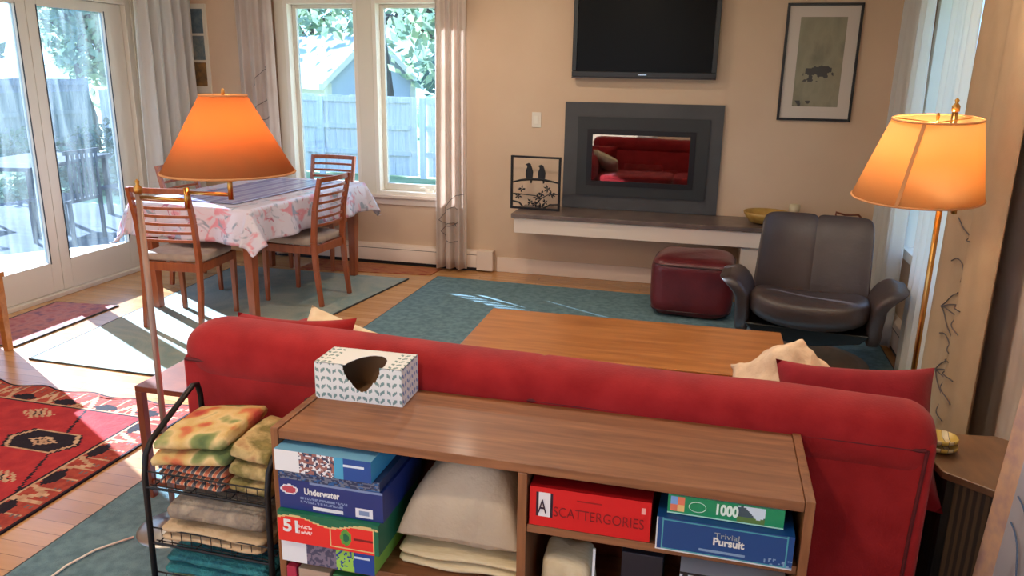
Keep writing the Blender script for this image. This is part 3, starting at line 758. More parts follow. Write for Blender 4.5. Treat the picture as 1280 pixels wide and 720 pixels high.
def pillow(name, w, h, d, m, loc, rx, ry, rz, label, wob=.01, seed=0, pipe=None):
    b = B()
    for sg in (1, -1):
        def f(u, v, sg=sg):
            x = (u * 2 - 1); y = (v * 2 - 1)
            px = x * (1 - .10 * (1 - y * y) * abs(x) ** 3 * 1.0); py = y * (1 - .10 * (1 - x * x) * abs(y) ** 3)
            z = sg * d / 2 * (max(0, (1 - x ** 4) * (1 - y ** 4))) ** .55
            q = Vector((px * w / 2, py * h / 2, z)); q.z += wob * noise.noise(q * 9 + Vector((seed, 0, sg * .2))) * (1 - x ** 4) * (1 - y ** 4)
            return q
        b.grid(24, 24, f)
    transform(b, T(loc, rx, ry, rz))
    c = Vector(loc)
    b.v = [tuple(Vector(v) - c) for v in b.v]
    o = b.build(name, m, smooth=True, loc=loc)
    return tag(o, label, 'pillow')
pillow('throw_pillow', .46, .44, .15, M['red_fabric2'], (.475, 2.36, .575), math.radians(50), math.radians(-4), math.radians(-4), 'dark crimson throw pillow leaning on the sofa back nearest the brass lamp', .012, 2)
pillow('throw_pillow', .36, .32, .11, M['cream_cloth'], (-1.30, 2.50, .575), math.radians(38), math.radians(22), math.radians(12), 'cream throw pillow on the end of the sofa nearest the dining table', .01, 5)
pillow('throw_pillow', .44, .40, .14, M['red_fabric'], (-1.38, 2.28, .59), math.radians(60), math.radians(0), math.radians(8), 'red throw pillow behind the sofa back near the dining table', .01, 9)
# beige blanket draped over cushion
b = B()
def thr(u, v):
    x = -.20 + .48 * u; y = -.12 + .34 * v
    z = .20 * math.exp(-((x + .02) / .16) ** 2) * math.exp(-((y - .02) / .17) ** 2) + .02 * noise.noise(Vector((x * 12, y * 12, 1))) + .012 * noise.noise(Vector((x * 30, y * 22, 4))) + .015 * math.sin(x * 60 + y * 10) * (.5 - abs(v - .5))
    return (x, y + .03 * math.sin(x * 20), z)
b.grid(50, 40, thr)
tag(b.build('throw_blanket', M['beige_cloth'], smooth=True, solid=.012, loc=(.32, 2.60, .56), offs=1), 'crumpled beige throw blanket piled beside the crimson pillow', 'blanket')

# ------------------------------------------------------------------ end table (left)
t = thing('end_table', 'small reddish brown square frame end table beside the sofa', 'side table', (-2.005, 2.25, .0))
W, D, H = .36, .38, .47
B().box(0, W, 0, D, H - .022, H).build('tabletop', M['red_wood'], t, bevel=.002)
for x in (.0, W - .028):
    for y in (.0, D - .028): B().box(x, x + .028, y, y + .028, 0.0, H - .0225).build('leg', M['red_wood'], t, bevel=.002)
for y in (.004, D - .024): B().box(.0285, W - .0285, y, y + .02, .06, .085).build('stretcher', M['red_wood'], t, bevel=.002)
# ------------------------------------------------------------------ side table (right)
t = thing('drum_table', 'dark octagonal side table with woven sides behind the sofa arm', 'side table', (.862, 2.32, .012), math.radians(8))
oc = [(math.cos(PI / 8 + k * PI / 4), math.sin(PI / 8 + k * PI / 4)) for k in range(8)]
B().prism([(x * .20, y * .20) for x, y in oc], 'z', .512, .535).build('tabletop', M['dark_wood'], t, bevel=.004)
B().prism([(x * .155, y * .155) for x, y in oc], 'z', .06, .5115).build('woven_body', M['cane'], t)
for x, y in oc:
    B().box(x * .17 - .012, x * .17 + .012, y * .17 - .012, y * .17 + .012, 0, .5115).build('leg', M['black_wood'], t, bevel=.002)
ys = ramp_mat('striped_glaze', [(.35, (188, 160, 70)), (.5, (50, 46, 40)), (.65, (190, 176, 140))], .4, kind='wave', scale=9, bump=0, interp='CONSTANT')
for k, (r, z) in enumerate(((.047, 0), (.045, .024))):
    o = B().lathe([(r * .6, 0), (r, .012), (r * 1.02, .022), (r * .95, .022), (r * .6, .008), (0, .007)], n=30).build('saucer', ys, loc=(.715, 2.36, .548 + z * .95), smooth=True)
    tag(o, ('lower' if k == 0 else 'upper') + ' striped saucer of the pair stacked on the octagonal side table', 'dish')

# ------------------------------------------------------------------ lamps
def shade_mat(name, col, tr=.6):
    m = mat(name, col, .8, transl=tr, spec=.1, bump=.05, bscale=300); return m
M['shade_left'] = shade_mat('orange_parchment', (214, 152, 100))
M['shade_right'] = shade_mat('amber_parchment', (240, 196, 140))
M['shade_trim'] = mat('shade_trim', (200, 140, 90), .8)
M['bulb'] = emit_mat('warm_bulb', (255, 190, 110), 4)
def floor_lamp(label, base, pole_h, elbow, sock, shade, m, pole_m, arm_m, base_m, watts, col, tilt=(0, 0), seam_or_shadow=False, shear=0):
    t = thing('floor_lamp', label, 'lamp', base)
    B().lathe([(.135, 0), (.135, .008), (.115, .02), (.06, .034), (.02, .042), (.014, .06), (0, .06)], n=40).build('base', base_m, t, smooth=True)
    B().tube([(0, 0, .05), (0, 0, pole_h)], .010, 14).build('pole', pole_m, t, smooth=True)
    B().lathe([(.0, 0), (.013, .002), (.013, .02), (.005, .03), (.008, .04), (0, .048)], (0, 0, pole_h), 14).build('pole_cap', arm_m, t, smooth=True)
    b = B(); e = Vector(elbow); s0 = Vector(sock)
    b.tube([(0, 0, e.z), e], .006, 10); b.tube([e - Vector((0, 0, .025)), e + Vector((0, 0, .04))], .009, 10)
    b.tube([e + Vector((0, 0, .025)), (s0.x, s0.y, e.z + .025)], .006, 10); b.tube([(s0.x, s0.y, e.z + .01), (s0.x, s0.y, s0.z)], .008, 10)
    b.build('swing_arm', arm_m, t, smooth=True)
    r0, r1, z0, z1 = shade
    hh = z1 - z0; sz = s0.z - z0
    def put(o): o.location = (s0.x, s0.y, z0); o.rotation_euler = (tilt[0], tilt[1], 0); return o
    b = B(); b.lathe([(r0, 0), (r1, hh), (r1 - .003, hh), (r0 - .003, 0)], (0, 0, 0), 56, closed=True)
    b.v = [(x + shear * z / hh, y, z) for x, y, z in b.v]
    sh = put(b.build('lamp_shade', m, t, smooth=False))
    for p in sh.data.polygons: p.use_smooth = True
    for r, z in ((r0, 0), (r1, hh)): B().tube([(r * math.cos(2 * PI * k / 48) + shear * z / hh, r * math.sin(2 * PI * k / 48), z) for k in range(48)], .0035, 6, closed=True).build('rim', M['shade_trim'], sh)
    if seam_or_shadow:  # strip in trim colour stands for the harp's shadow seen through the shade
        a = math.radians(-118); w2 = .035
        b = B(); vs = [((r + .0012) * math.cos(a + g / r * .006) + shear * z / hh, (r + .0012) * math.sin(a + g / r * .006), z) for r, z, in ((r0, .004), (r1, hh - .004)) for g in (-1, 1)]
        b.add(vs, [(0, 1, 3, 2)]); b.build('harp_shadow', M['shade_trim'], sh, solid=.0015)
    b = B()
    for k in range(3):
        a = 2 * PI * k / 3 + .5; b.tube([(shear, 0, hh - .012), (shear + (r1 - .003) * math.cos(a), (r1 - .003) * math.sin(a), hh - .004)], .002, 6)
    b.tube([(-.03, 0, sz), (-.04, 0, (sz + hh) / 2), (shear, 0, hh - .012), (.04, 0, (sz + hh) / 2), (.03, 0, sz)], .002, 6)
    put(b.build('harp', M['brass'], t))
    put(B().lathe([(.003, 0), (.004, .012), (.006, .018), (.006, .026), (.003, .032), (0, .033)], (shear, 0, hh - .012), 14).build('finial', M['brass'], t, smooth=True))
    bz = s0.z + .06
    B().lathe([(.012, -.055), (.015, -.03), (.028, .0), (.026, .02), (.012, .038), (0, .042)], (s0.x, s0.y, bz), 18).build('bulb', M['bulb'], t, smooth=True)
    l = bpy.data.lights.new('bulb_light', 'POINT'); l.energy = watts; l.color = col; l.shadow_soft_size = .035
    lo = bpy.data.objects.new('bulb_light', l); C.objects.link(lo); lo.location = (s0.x, s0.y, bz + .075); lo.parent = t
    return t
tl = floor_lamp('swing arm floor lamp with a wide cone shade beside the end table', (-1.768, 2.10, .0), 1.215, (.185, -.01, 1.205), (.335, .0, 1.30), (.196, .068, 1.300, 1.527), M['shade_left'], M['bronze'], M['brass'], M['steel'], 2.6, (1, .74, .42))
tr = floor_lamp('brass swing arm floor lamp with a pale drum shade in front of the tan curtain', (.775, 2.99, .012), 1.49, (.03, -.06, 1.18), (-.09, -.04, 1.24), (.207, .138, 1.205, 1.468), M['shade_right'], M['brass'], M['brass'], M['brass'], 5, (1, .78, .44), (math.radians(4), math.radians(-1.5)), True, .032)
tag(B().tube([(-1.86, 2.0, .019), (-1.93, 1.90, .019), (-1.955, 1.80, .019), (-1.955, 1.68, .019), (-1.95, 1.55, .019), (-1.9, 1.3, .019)], .004, 6).build('power_cord', M['white_trim'], smooth=True), 'pale power cord running over the rug from the lamp base', 'cord')

# ------------------------------------------------------------------ bookcase
t = thing('bookcase', 'low walnut bookcase with open compartments behind the sofa', 'bookcase', (0, 0, .012))
X0, X1, Y0, Y1, H = -1.005, .262, 1.56, 1.895, .742
B().box(X0 + .0205, X1 - .0205, Y0 - .0, Y1, H - .028, H - .004).build('top_panel', M['walnut'], t, bevel=.002)
for x in (X0, X1 - .02): B().box(x, x + .02, Y0 - .002, Y1, 0, H).build('side_panel', M['walnut_v'], t, bevel=.002)
B().box(-.376, -.354, Y0, Y1 - .012, .06, H - .0285).build('divider', M['walnut_v'], t, bevel=.0015)
B().box(-.3535, X1 - .0205, Y0 + .004, Y1 - .012, .562, .582).build('shelf', M['walnut'], t, bevel=.0015)
B().box(X0 + .0205, -.3765, Y0 + .004, Y1 - .012, .365, .385).build('shelf', M['walnut'], t, bevel=.0015)
B().box(-.3535, X1 - .0205, Y0 + .004, Y1 - .012, .30, .32).build('shelf', M['walnut'], t, bevel=.0015)
B().box(X0 + .0205, X1 - .0205, Y0, Y1 - .012, .04, .06).build('bottom_shelf', M['walnut'], t, bevel=.0015)
B().box(X0 + .0205, X1 - .0205, Y1 - .0115, Y1 - .004, .0605, H - .0285).build('back_panel', M['red_wood'], t)
B().box(X0 + .0205, X1 - .0205, Y0 + .02, Y0 + .035, 0, .0395).build('plinth', M['walnut'], t)
ZB = .012

# tissue box with torn opening
t = thing('tissue_box', 'white tissue box with sage leaf print and torn open front on the bookcase', 'tissue box', (-.868, 1.828, .751), math.radians(1.5))
w, d, h = .124, .062, .103
def inhole_front(x, z):     # hole on front: u shape
    return abs(x - .01) < .047 * math.sqrt(max(0, min(1, (z - .030) / .055))) + .004 * (z > .06) if z > .03 else False
def leafm(x, z, base=0, lm=1):
    q = (x % .034) / .034 - .5; s = ((z - abs(q) * .026) % .0235) / .0235
    if .06 < abs(q) < .40 and s < .46 - abs(abs(q) - .2) * .8: return lm
    return base
b = B(); nx, nz = 100, 42
def addface(fn, nu, nv, mf):
    vs = {}; 
    for j in range(nv):
        for i in range(nu):
            mi = mf((i + .5) / nu, (j + .5) / nv)
            if mi is None: continue
            idx = []
            for (a, c) in ((i, j), (i + 1, j), (i + 1, j + 1), (i, j + 1)):
                if (a, c) not in vs:
                    vs[(a, c)] = len(b.v); b.v.append(tuple(fn(a / nu, c / nv)))
                idx.append(vs[(a, c)])
            b.f.append(tuple(idx)); b.m.append(mi)
addface(lambda u, v: (-w + 2 * w * u, -d, h * v), nx, nz, lambda u, v: None if inhole_front(-w + 2 * w * u, h * v) else leafm(-w + 2 * w * u + .5, h * v))
addface(lambda u, v: (-w + 2 * w * u, d, h * v), 2, 2, lambda u, v: 0)
addface(lambda u, v: (w, -d + 2 * d * u, h * v), 50, nz, lambda u, v: leafm(d * 2 * u, h * v, 0, 2))
addface(lambda u, v: (-w, -d + 2 * d * u, h * v), 50, nz, lambda u, v: leafm(d * 2 * u, h * v, 0, 1))
addface(lambda u, v: (-w + 2 * w * u, -d + 2 * d * v, 0), 2, 2, lambda u, v: 0)
def topm(u, v):
    x = -w + 2 * w * u; y = 2 * d * v
    if abs(x - .016 - .10 * y) < .052 * math.sqrt(max(0, 1 - (y / .088) ** 2)): return None
    return leafm(x + .5, y, 0, 1) if abs(x) > .08 else 0
addface(lambda u, v: (-w + 2 * w * u, -d + 2 * d * v, h), nx, 50, topm)
b.build('box_body', [M['white'], M['leaf_grn'], M['leaf_blue']], t, solid=.0015)
b = B(); i2 = .0022
b.box(-w + i2, w - i2, -d + i2, d - i2, .0018, .0026); b.box(-w + i2, w - i2, d - i2 - .001, d - i2, .003, h - .002); b.box(-w + i2, -w + i2 + .001, -d + i2, d - i2, .003, h - .002); b.box(w - i2 - .001, w - i2, -d + i2, d - i2, .003, h - .002)
b.build('lining', M['card'], t)

# game boxes --------------------------------------------------------------
def pm_(c, r=.45): 
    k = 'p%d_%d_%d' % c
    if k not in M: M[k] = mat('printed_ink', c, r)
    return M[k]
def game_box(name, label, x0, x1, y0, y1, z0, z1, pal, fn, rz=0, side=0, top=0, group=None, res=.003, cat='box'):
    t = thing(name, label, cat, ((x0 + x1) / 2, y0, z0), rz, group)
    W = x1 - x0; D = y1 - y0; Hh = z1 - z0
    mats = [pm_(c) for c in pal]
    b = B(); b.box(-W / 2, W / 2, .0006, D, 0, Hh, side)
    for k in range(6): b.m[k] = side
    b.m[1] = top
    b.build('carton', mats, t)
    nu, nv = max(2, int(W / res)), max(2, int(Hh / res))
    b = B(); b.grid(nu + 1, nv + 1, lambda u, v: (-W / 2 + W * u, 0, Hh * v), mfn=lambda u, v: fn(u, v))
    f = b.build('printed_front', mats, t)
    return t, f, W, Hh
WH = (226, 228, 232)
# 1: photo puzzle box, top of stack
def f1(u, v):
    if u < .26: return 0
    if u < .62: return 1 if noise.noise(Vector((u * 22, v * 6, 1))) > .05 else (2 if noise.noise(Vector((u * 30, v * 9, 5))) > 0 else 0)
    if u < .72: return 3
    return 5 if (.62 < v < .72 and u < .93) else 4
t, f, W, Hh = game_box('puzzle_box', 'pale blue and white puzzle box, topmost in the stack of boxes', -.984, -.728, 1.535, 1.76, .655, .711, [WH, (150, 100, 96), (52, 60, 92), (70, 160, 200), (24, 74, 150), (210, 225, 240), (120, 180, 215)], f1, 0, 3, 6)
# 2: mid thin navy box between
def f0(u, v): return 1 if noise.noise(Vector((u * 26, v * 5, 2))) > .1 else (2 if noise.noise(Vector((u * 14, v * 5, 9))) > .2 else 0)
game_box('puzzle_box', 'dark blue box with speckled print, second from the top of the stack', -.984, -.712, 1.545, 1.80, .628, .654, [(40, 54, 92), (110, 120, 140), (30, 90, 150)], f0, 0, 0, 0)
# 3: navy underwater box
def f3(u, v):
    if ((u - .10) / .085) ** 2 + ((v - .66) / .17) ** 2 < 1: return 2 if ((u - .10) / .07) ** 2 + ((v - .66) / .12) ** 2 < 1 else 1
    if .33 < u < .62 and .09 < v < .2: return 1
    if .74 < u < .90 and .08 < v < .38: return 1 if abs(u - .82) > .05 or abs(v - .23) > .07 else 3
    if v > .92 and u > .3: return 3
    if .21 < u < .66 and (.38 < v < .46 or (.27 < v < .34 and u < .62)) and noise.noise(Vector((u * 95, v * 25, 3))) > -.12: return 3
    return 0
t, f, W, Hh = game_box('puzzle_box', 'navy blue box lettered Underwater, third in the stack of boxes', -.983, -.705, 1.545, 1.81, .546, .627, [(28, 48, 116), (220, 222, 230), (186, 70, 86), (120, 140, 180)], f3, 0, 0, 0)
lettering('Underwater', .024, (-.07, -.001, .047), M['white'], t, .095, bold=.0006)
# 4: red 51
def f4(u, v):
    a = .80 + .1 * math.sin(u * 9)
    if v > a + .02: return 1
    if v > a - .03: return 2
    if .52 < u < .955 and .06 < v < .86:
        if not (.535 < u < .94 and .11 < v < .81): return 2
        if ((u - .68) / .055) ** 2 + ((v - .45) / .26) ** 2 < 1: return 1 if ((u - .68) / .03) ** 2 + ((v - .45) / .14) ** 2 < 1 else 3
        if u > .76 and abs(v - .45) < .03: return 4
        return 0
    if u > .96: return 1
    if .20 < u < .34 and (.50 < v < .62 or .34 < v < .46) and noise.noise(Vector((u * 90, v * 20, 8))) > -.1: return 5
    return 0
t, f, W, Hh = game_box('puzzle_box', 'red and green box marked 51, fourth in the stack of boxes', -.984, -.712, 1.53, 1.79, .462, .545, [(226, 44, 40), (20, 104, 74), (214, 190, 130), (90, 150, 60), (120, 20, 26), (240, 200, 196)], f4, 0, 1, 1)
lettering('51', .046, (-.122, -.001, .030), M['white'], t, .042, bold=.0015)

# 5: lower photo puzzle box
def f5(u, v):
    if u < .27: return 0
    if u < .60: return 1 if noise.noise(Vector((u * 25, v * 6, 11))) > .0 else 2
    if u < .78: return 3 if noise.noise(Vector((u * 30, v * 7, 4))) > -.2 else 4
    return 5 if (.66 < v < .76 and u < .95) else 4
t, f, W, Hh = game_box('puzzle_box', 'white and lime green puzzle box, lowest of the stack of boxes', -.984, -.73, 1.54, 1.76, .3975, .460, [WH, (120, 110, 130), (70, 70, 96), (150, 200, 80), (26, 66, 150), (210, 225, 240), (90, 170, 150)], f5, 0, 3, 6)
# items under the stack
for k, (xa, xb, c, lb) in enumerate(((-.982, -.955, (178, 40, 70), 'thin pink box spine under the stack of boxes'), (-.948, -.86, (176, 150, 130), 'beige carton under the stack of boxes'), (-.852, -.755, (40, 110, 60), 'dark green carton under the stack of boxes'))):
    tag(B().box(-(xb - xa) / 2, (xb - xa) / 2, 0, .22, 0, .300).build('carton', pm_(c), loc=((xa + xb) / 2, 1.552, .0725), bevel=.002), lb, 'box')
# canvas bag / cushion on folded linen
t = thing('canvas_cushion', 'plump oat canvas cushion stuffed in the bookcase beside the puzzle boxes', 'cushion', (-.540, 1.735, .452))
b = B()
for sg in (1, -1):
    def cf(u, v, sg=sg):
        x = 2 * u - 1; y = 2 * v - 1
        prof = (max(0, (1 - abs(x) ** 3.2) * (1 - abs(y) ** 3.2))) ** .5
        hgt = (.21 * (.62 + .38 * min(1, (x + 1) / 1.1)) if sg > 0 else .035)
        q = Vector((x * .158 * (1 - .06 * (1 - y * y) * x * x), y * .130 * (1 - .08 * (1 - x * x)), .035 + sg * hgt * prof))
        w = .014 * noise.noise(Vector((x * 2.6 + 3, y * 2.6, sg))) + .007 * noise.noise(Vector((x * 7 - y * 3, y * 4, 7))) + .006 * math.sin(x * 9 + 3 * y * y - 2 * q.z * 20) * max(0, -y)
        q.z += w * prof * (1 if sg > 0 else 0); q.y += w * .8 * prof * (y < 0)
        return q
    b.grid(46, 40, cf)
b.build('cushion_body', M['oat'], t, smooth=True)
folded('cream folded linen lying under the canvas cushion', -.530, 1.735, .3985, .335, .27, .048, M['cream_board'], 2, 12, nm='folded_linen', cat='linen')

# SCATTERGORIES box
def fs(u, v):
    if .055 < u < .175 and .25 < v < .86:
        if u < .075: return 2
        return 1
    if .175 <= u < .195 and .25 < v < .86: return 2
    if .925 < u < .955 and .7 < v < .84: return 3
    return 0
t, f, W, Hh = game_box('board_game', 'bright red board game box lettered SCATTERGORIES on the bookcase shelf', -.348, -.072, 1.565, 1.84, .5955, .694, [(206, 14, 22), (225, 220, 222), (30, 16, 40), (230, 160, 150), (150, 10, 16)], fs, 0, 0, 4)
lettering('SCATTERGORIES', .036, (-.083, -.001, .030), pm_((120, 16, 26)), t, .205, bold=-.0005)
lettering('A', .05, (-.118, -.0012, .034), pm_((40, 20, 50)), t, .02)
B().box(-.028, .028, -.0008, -.0002, .075, .078).build('strap_line', pm_((150, 10, 16)), t)
# green 1000 puzzle + blue box
def fg(u, v):
    if v < .04 or v > .97: return 1
    if .03 < u < .15 and .15 < v < .9:
        return 2 if (u < .09) == (v < .5) else (3 if u < .09 else 4)
    if .61 < u < .84 and .08 < v < .95:
        return 5 if v > .6 + .3 * math.sin(u * 22) else (6 if v > .35 else 7)
    return 0
def fb(u, v):
    if u < .012 or v < .03: return 1
    if .05 < u < .96 and (abs(v - .06) < .012 or abs(v - .94) < .012): return 2
    if (abs(u - .05) < .004 or abs(u - .955) < .004): return 2
    if .33 < u < .66 and .17 < v < .25: return 3
    if u > .80 and v < .26 and noise.noise(Vector((u * 60, v * 8, 1))) > .1: return 3
    return 0
t, f, W, Hh = game_box('board_game', 'dark blue board game box on the bookcase shelf below the green puzzle', -.058, .228, 1.545, 1.82, .5955, .675, [(16, 66, 124), (206, 206, 206), (70, 150, 160), (120, 150, 180)], fb, math.radians(-.8), 0, 0)
lettering('Trivial', .018, (-.02, -.001, .050), pm_((150, 160, 160)), t, .052); lettering('Pursuit', .024, (-.022, -.001, .033), pm_((220, 218, 210)), t, .065, bold=.0008)
t, f, W, Hh = game_box('puzzle_box', 'green 1000 piece puzzle box lying on the dark blue board game', -.038, .205, 1.565, 1.80, .677, .722, [(22, 136, 88), (170, 220, 196), (220, 120, 90), (120, 160, 210), (230, 190, 120), (200, 215, 225), (60, 80, 90), (90, 120, 60)], fg, math.radians(-.5), 0, 1)
lettering('1000', .034, (-.022, -.001, .014), pm_((215, 235, 222)), t, .046, bold=.0015)
B().lathe([(.019, -.0003), (.019, .0003)], n=24)
o = B(); o.tube([(-.058 + .018 * math.cos(a * PI / 12), -.0008, .023 + .012 * math.sin(a * PI / 12)) for a in range(24)], .0008, 4, closed=True); o.build('emblem', pm_((190, 226, 206)), t)
# lower right compartment
t = thing('paper_bag', 'crumpled beige paper bag with a stick in the lower bookcase compartment', 'bag', (-.265, 1.66, .333))
b = softbox(32, 20, 0, .125, .12, .155, 5, .01, 6, 20); transform(b, T((0, 0, .079))); b.build('bag_body', M['cream_board'], t, smooth=True)
B().box(.064, .070, -.06, -.055, 0, .20).build('stick', M['white'], t)
for k, (z0, z1, c, lb) in enumerate(((.333, .40, (36, 34, 40), 'black board game box, lowest in the dark lower compartment'), (.401, .455, (52, 60, 74), 'slate grey board game box in the middle of the lower compartment'), (.456, .512, (196, 198, 204), 'white and black board game box on top of the lower compartment stack'))):
    game_box('board_game', lb, .0, .232, 1.60, 1.85, z0, z1, [c, (30, 30, 34), (120, 120, 130)], lambda u, v, k=k: 1 if (v > .85 or (v > .45 and noise.noise(Vector((u * 20, v * 3, k))) > .15)) else 0, 0, 0, 0, res=.006)
tag(B().box(-.05, .05, -.08, .08, 0, .16).build('carton', pm_((34, 36, 48)), loc=(-.09, 1.75, .333), bevel=.003), 'dark carton standing between paper bag and board games', 'box')

# ------------------------------------------------------------------ blanket rack
t = thing('blanket_rack', 'black metal rack with wire shelves holding folded blankets', 'rack', (0, 0, .012))
def arc_frame(x):
    return [(x, 1.60, .0), (x, 1.605, .30), (x, 1.61, .52), (x, 1.622, .575), (x, 1.65, .605), (x, 1.76, .655), (x, 1.84, .69), (x, 1.862, .685), (x, 1.872, .65), (x, 1.875, .4), (x, 1.875, .0)]
for x in (-1.435, -1.06): B().tube(arc_frame(x), .0085, 10).build('side_frame', M['black_metal'], t, smooth=True)
SH = (.17, .312, .485)
for z in SH:
    b = B()
    for y in [1.62 + .025 * k for k in range(10)]: b.tube([(-1.43, y, z), (-1.065, y, z)], .0018, 5)
    for x in (-1.42, -1.30, -1.18, -1.075): b.tube([(x, 1.612, z - .003), (x, 1.865, z - .003)], .0022, 5)
    for y in (1.612, 1.866):
        b.tube([(-1.435, y, z + .045), (-1.06, y, z + .045)], .0025, 5)
        for k in range(13): b.tube([(-1.435 + .0312 * k, y, z), (-1.435 + .0312 * k, y, z + .045)], .0014, 4)
    b.tube([(-1.435, 1.606, z), (-1.06, 1.606, z)], .004, 6); b.tube([(-1.435, 1.872, z), (-1.06, 1.872, z)], .004, 6)
    b.build('wire_shelf', M['black_metal'], t)
M['floral'] = ramp_mat('floral_quilt', [(.28, (176, 62, 52)), (.38, (196, 112, 70)), (.44, (202, 168, 104)), (.54, (212, 184, 132)), (.60, (132, 140, 84)), (.70, (86, 104, 62))], .9, scale=11, detail=1.5, bump=.4)
M['floral2'] = ramp_mat('olive_floral_quilt', [(.25, (176, 152, 92)), (.45, (120, 110, 62)), (.6, (196, 170, 120)), (.8, (150, 84, 56))], .9, scale=14, bump=.4, detail=5)
M['stripes'] = ramp_mat('striped_quilt_edge', [(.3, (196, 110, 80)), (.5, (214, 190, 160)), (.7, (86, 84, 90))], .9, kind='wave', scale=12, stretch=(1, 1, 0), dist=1.5, bump=.3)
M['plaid'] = ramp_mat('grey_lattice_quilt', [(.2, (176, 156, 132)), (.5, (136, 122, 108)), (.8, (192, 174, 150))], .9, scale=16, bump=.6, detail=5)
M['tan_quilt'] = mat('tan_cotton', (206, 178, 142), .9, col2=(184, 154, 118), scale=18, bump=.4)
M['teal'] = mat('teal_knit', (44, 122, 126), .9, col2=(30, 92, 104), scale=30, bump=.7, bscale=110)
M['sage'] = ramp_mat('sage_print', [(.3, (120, 134, 92)), (.6, (182, 180, 140)), (.8, (96, 84, 60))], .9, scale=16, bump=.4)
M['navy_plaid'] = ramp_mat('navy_plaid', [(.3, (30, 44, 110)), (.48, (48, 66, 140)), (.52, (150, 160, 190)), (.6, (34, 50, 118))], .9, kind='wave', scale=10, dist=.3, bump=.3)
M['mint'] = mat('mint_cotton', (150, 206, 196), .9, bump=.3)
zz = .012
folded('orange and red striped quilt folded under the floral one on the top rack shelf', -1.30, 1.735, SH[2] + zz + .008, .215, .25, .06, M['stripes'], 3, 1, nm='quilt', cat='quilt')
folded('yellow floral quilt with red and green flowers, topmost on the rack', -1.30, 1.735, SH[2] + zz + .072, .225, .26, .09, M['floral'], 2, 2, math.radians(4), .12, nm='quilt', cat='quilt')
folded('olive printed quilt folded beside the yellow floral quilt on the rack', -1.125, 1.74, SH[2] + zz + .008, .115, .24, .135, M['floral2'], 3, 3, 0, -.15, nm='quilt', cat='quilt')
folded('grey quilted blanket with crossed lattice on the middle rack shelf', -1.235, 1.735, SH[1] + zz + .062, .31, .25, .075, M['plaid'], 1, 4, 0, .02)
folded('tan folded blanket under the grey lattice blanket on the rack', -1.245, 1.735, SH[1] + zz + .008, .32, .25, .05, M['tan_quilt'], 2, 5)
folded('teal knitted blanket folded on the lower rack shelf', -1.245, 1.735, SH[0] + zz + .042, .33, .25, .065, M['teal'], 2, 6)
folded('sage printed cloth folded below the teal knitted blanket', -1.245, 1.735, SH[0] + zz + .008, .32, .25, .03, M['sage'], 1, 7)
folded('navy plaid blanket folded on the floor under the rack', -1.21, 1.735, zz + .001, .34, .26, .12, M['navy_plaid'], 2, 8)

# ------------------------------------------------------------------ dining set
DT = (-3.20, 5.02, 0.010); DA = math.radians(-4.5)
t = thing('dining_table', 'wooden dining table under the flowered cloth by the windows', 'table', DT, DA)
B().box(-.45, .45, -.70, .70, .715, .745).build('tabletop', M['chair_wood'], t, bevel=.003)
B().box(-.39, .39, -.64, .64, .64, .7145).build('apron', M['chair_wood'], t)
for x in (-.40, .40):
    for y in (-.65, .65): B().bar((x, y, .7145), (x * .985, y * .985, 0), .075, .075, .05, .05).build('leg', M['chair_wood'], t, bevel=.004)
# tablecloth
def cloth_mat():
    m = bpy.data.materials.new('flowered_tablecloth'); m.use_nodes = True
    nt = m.node_tree; N = nt.nodes; L = nt.links; p = N['Principled BSDF']; p.inputs['Roughness'].default_value = .28; p.inputs['Specular IOR Level'].default_value = .6
    tc = N.new('ShaderNodeTexCoord')
    def layer(scale, lo, hi, off):
        mp = N.new('ShaderNodeMapping'); mp.inputs['Location'].default_value = off; L.new(tc.outputs['Object'], mp.inputs[0])
        n = N.new('ShaderNodeTexNoise'); n.inputs['Scale'].default_value = scale; n.inputs['Detail'].default_value = 2; n.inputs['Distortion'].default_value = 1.2; L.new(mp.outputs[0], n.inputs['Vector'])
        r = N.new('ShaderNodeValToRGB'); r.color_ramp.elements[0].position = lo; r.color_ramp.elements[1].position = hi; r.color_ramp.elements[0].color = (0, 0, 0, 1); r.color_ramp.elements[1].color = (1, 1, 1, 1)
        L.new(n.outputs['Fac'], r.inputs[0]); return r.outputs[0]
    cur = None
    for sc, lo, hi, off, col in ((8, .55, .63, (0, 0, 0), (212, 142, 152)), (10, .58, .66, (5, 1, 2), (140, 150, 164)), (14, .64, .70, (1, 8, 3), (176, 104, 122))):
        mx = N.new('ShaderNodeMix'); mx.data_type = 'RGBA'
        L.new(layer(sc, lo, hi, off), mx.inputs[0])
        if cur: L.new(cur, mx.inputs[6])
        else: mx.inputs[6].default_value = lin((206, 198, 208))
        mx.inputs[7].default_value = lin(col); cur = mx.outputs[2]
    L.new(cur, p.inputs['Base Color'])
    return m
M['cloth'] = cloth_mat()
HX, HY, HZ, DROP = .455, .715, .7475, .23
def cloth(u, v):
    X = (u * 2 - 1) * (HX + DROP); Y = (v * 2 - 1) * (HY + DROP)
    ox = max(0, abs(X) - HX); oy = max(0, abs(Y) - HY); sx = math.copysign(1, X); sy = math.copysign(1, Y)
    x = min(abs(X), HX); y = min(abs(Y), HY)
    o = math.hypot(ox, oy) if (ox and oy) else ox + oy
    r = .012
    drop = max(0, min(o, DROP * 1.25) - r * .5)
    out = min(o, r) + .05 * (o / DROP) * (1 + .5 * math.sin((Y if ox > oy else X) * 17 + 1.3))
    if ox and oy: out += .05 * (o / DROP)
    if o: 
        dx, dy = (ox / o, oy / o) if (ox and oy) else ((1, 0) if ox else (0, 1))
    else: dx = dy = out = 0
    z = HZ - drop * .97 + (.0018 * noise.noise(Vector((X * 5, Y * 5, 0))) if not o else 0)
    return (sx * (x + dx * out), sy * (y + dy * out), z)
b = B(); b.grid(82, 104, cloth)
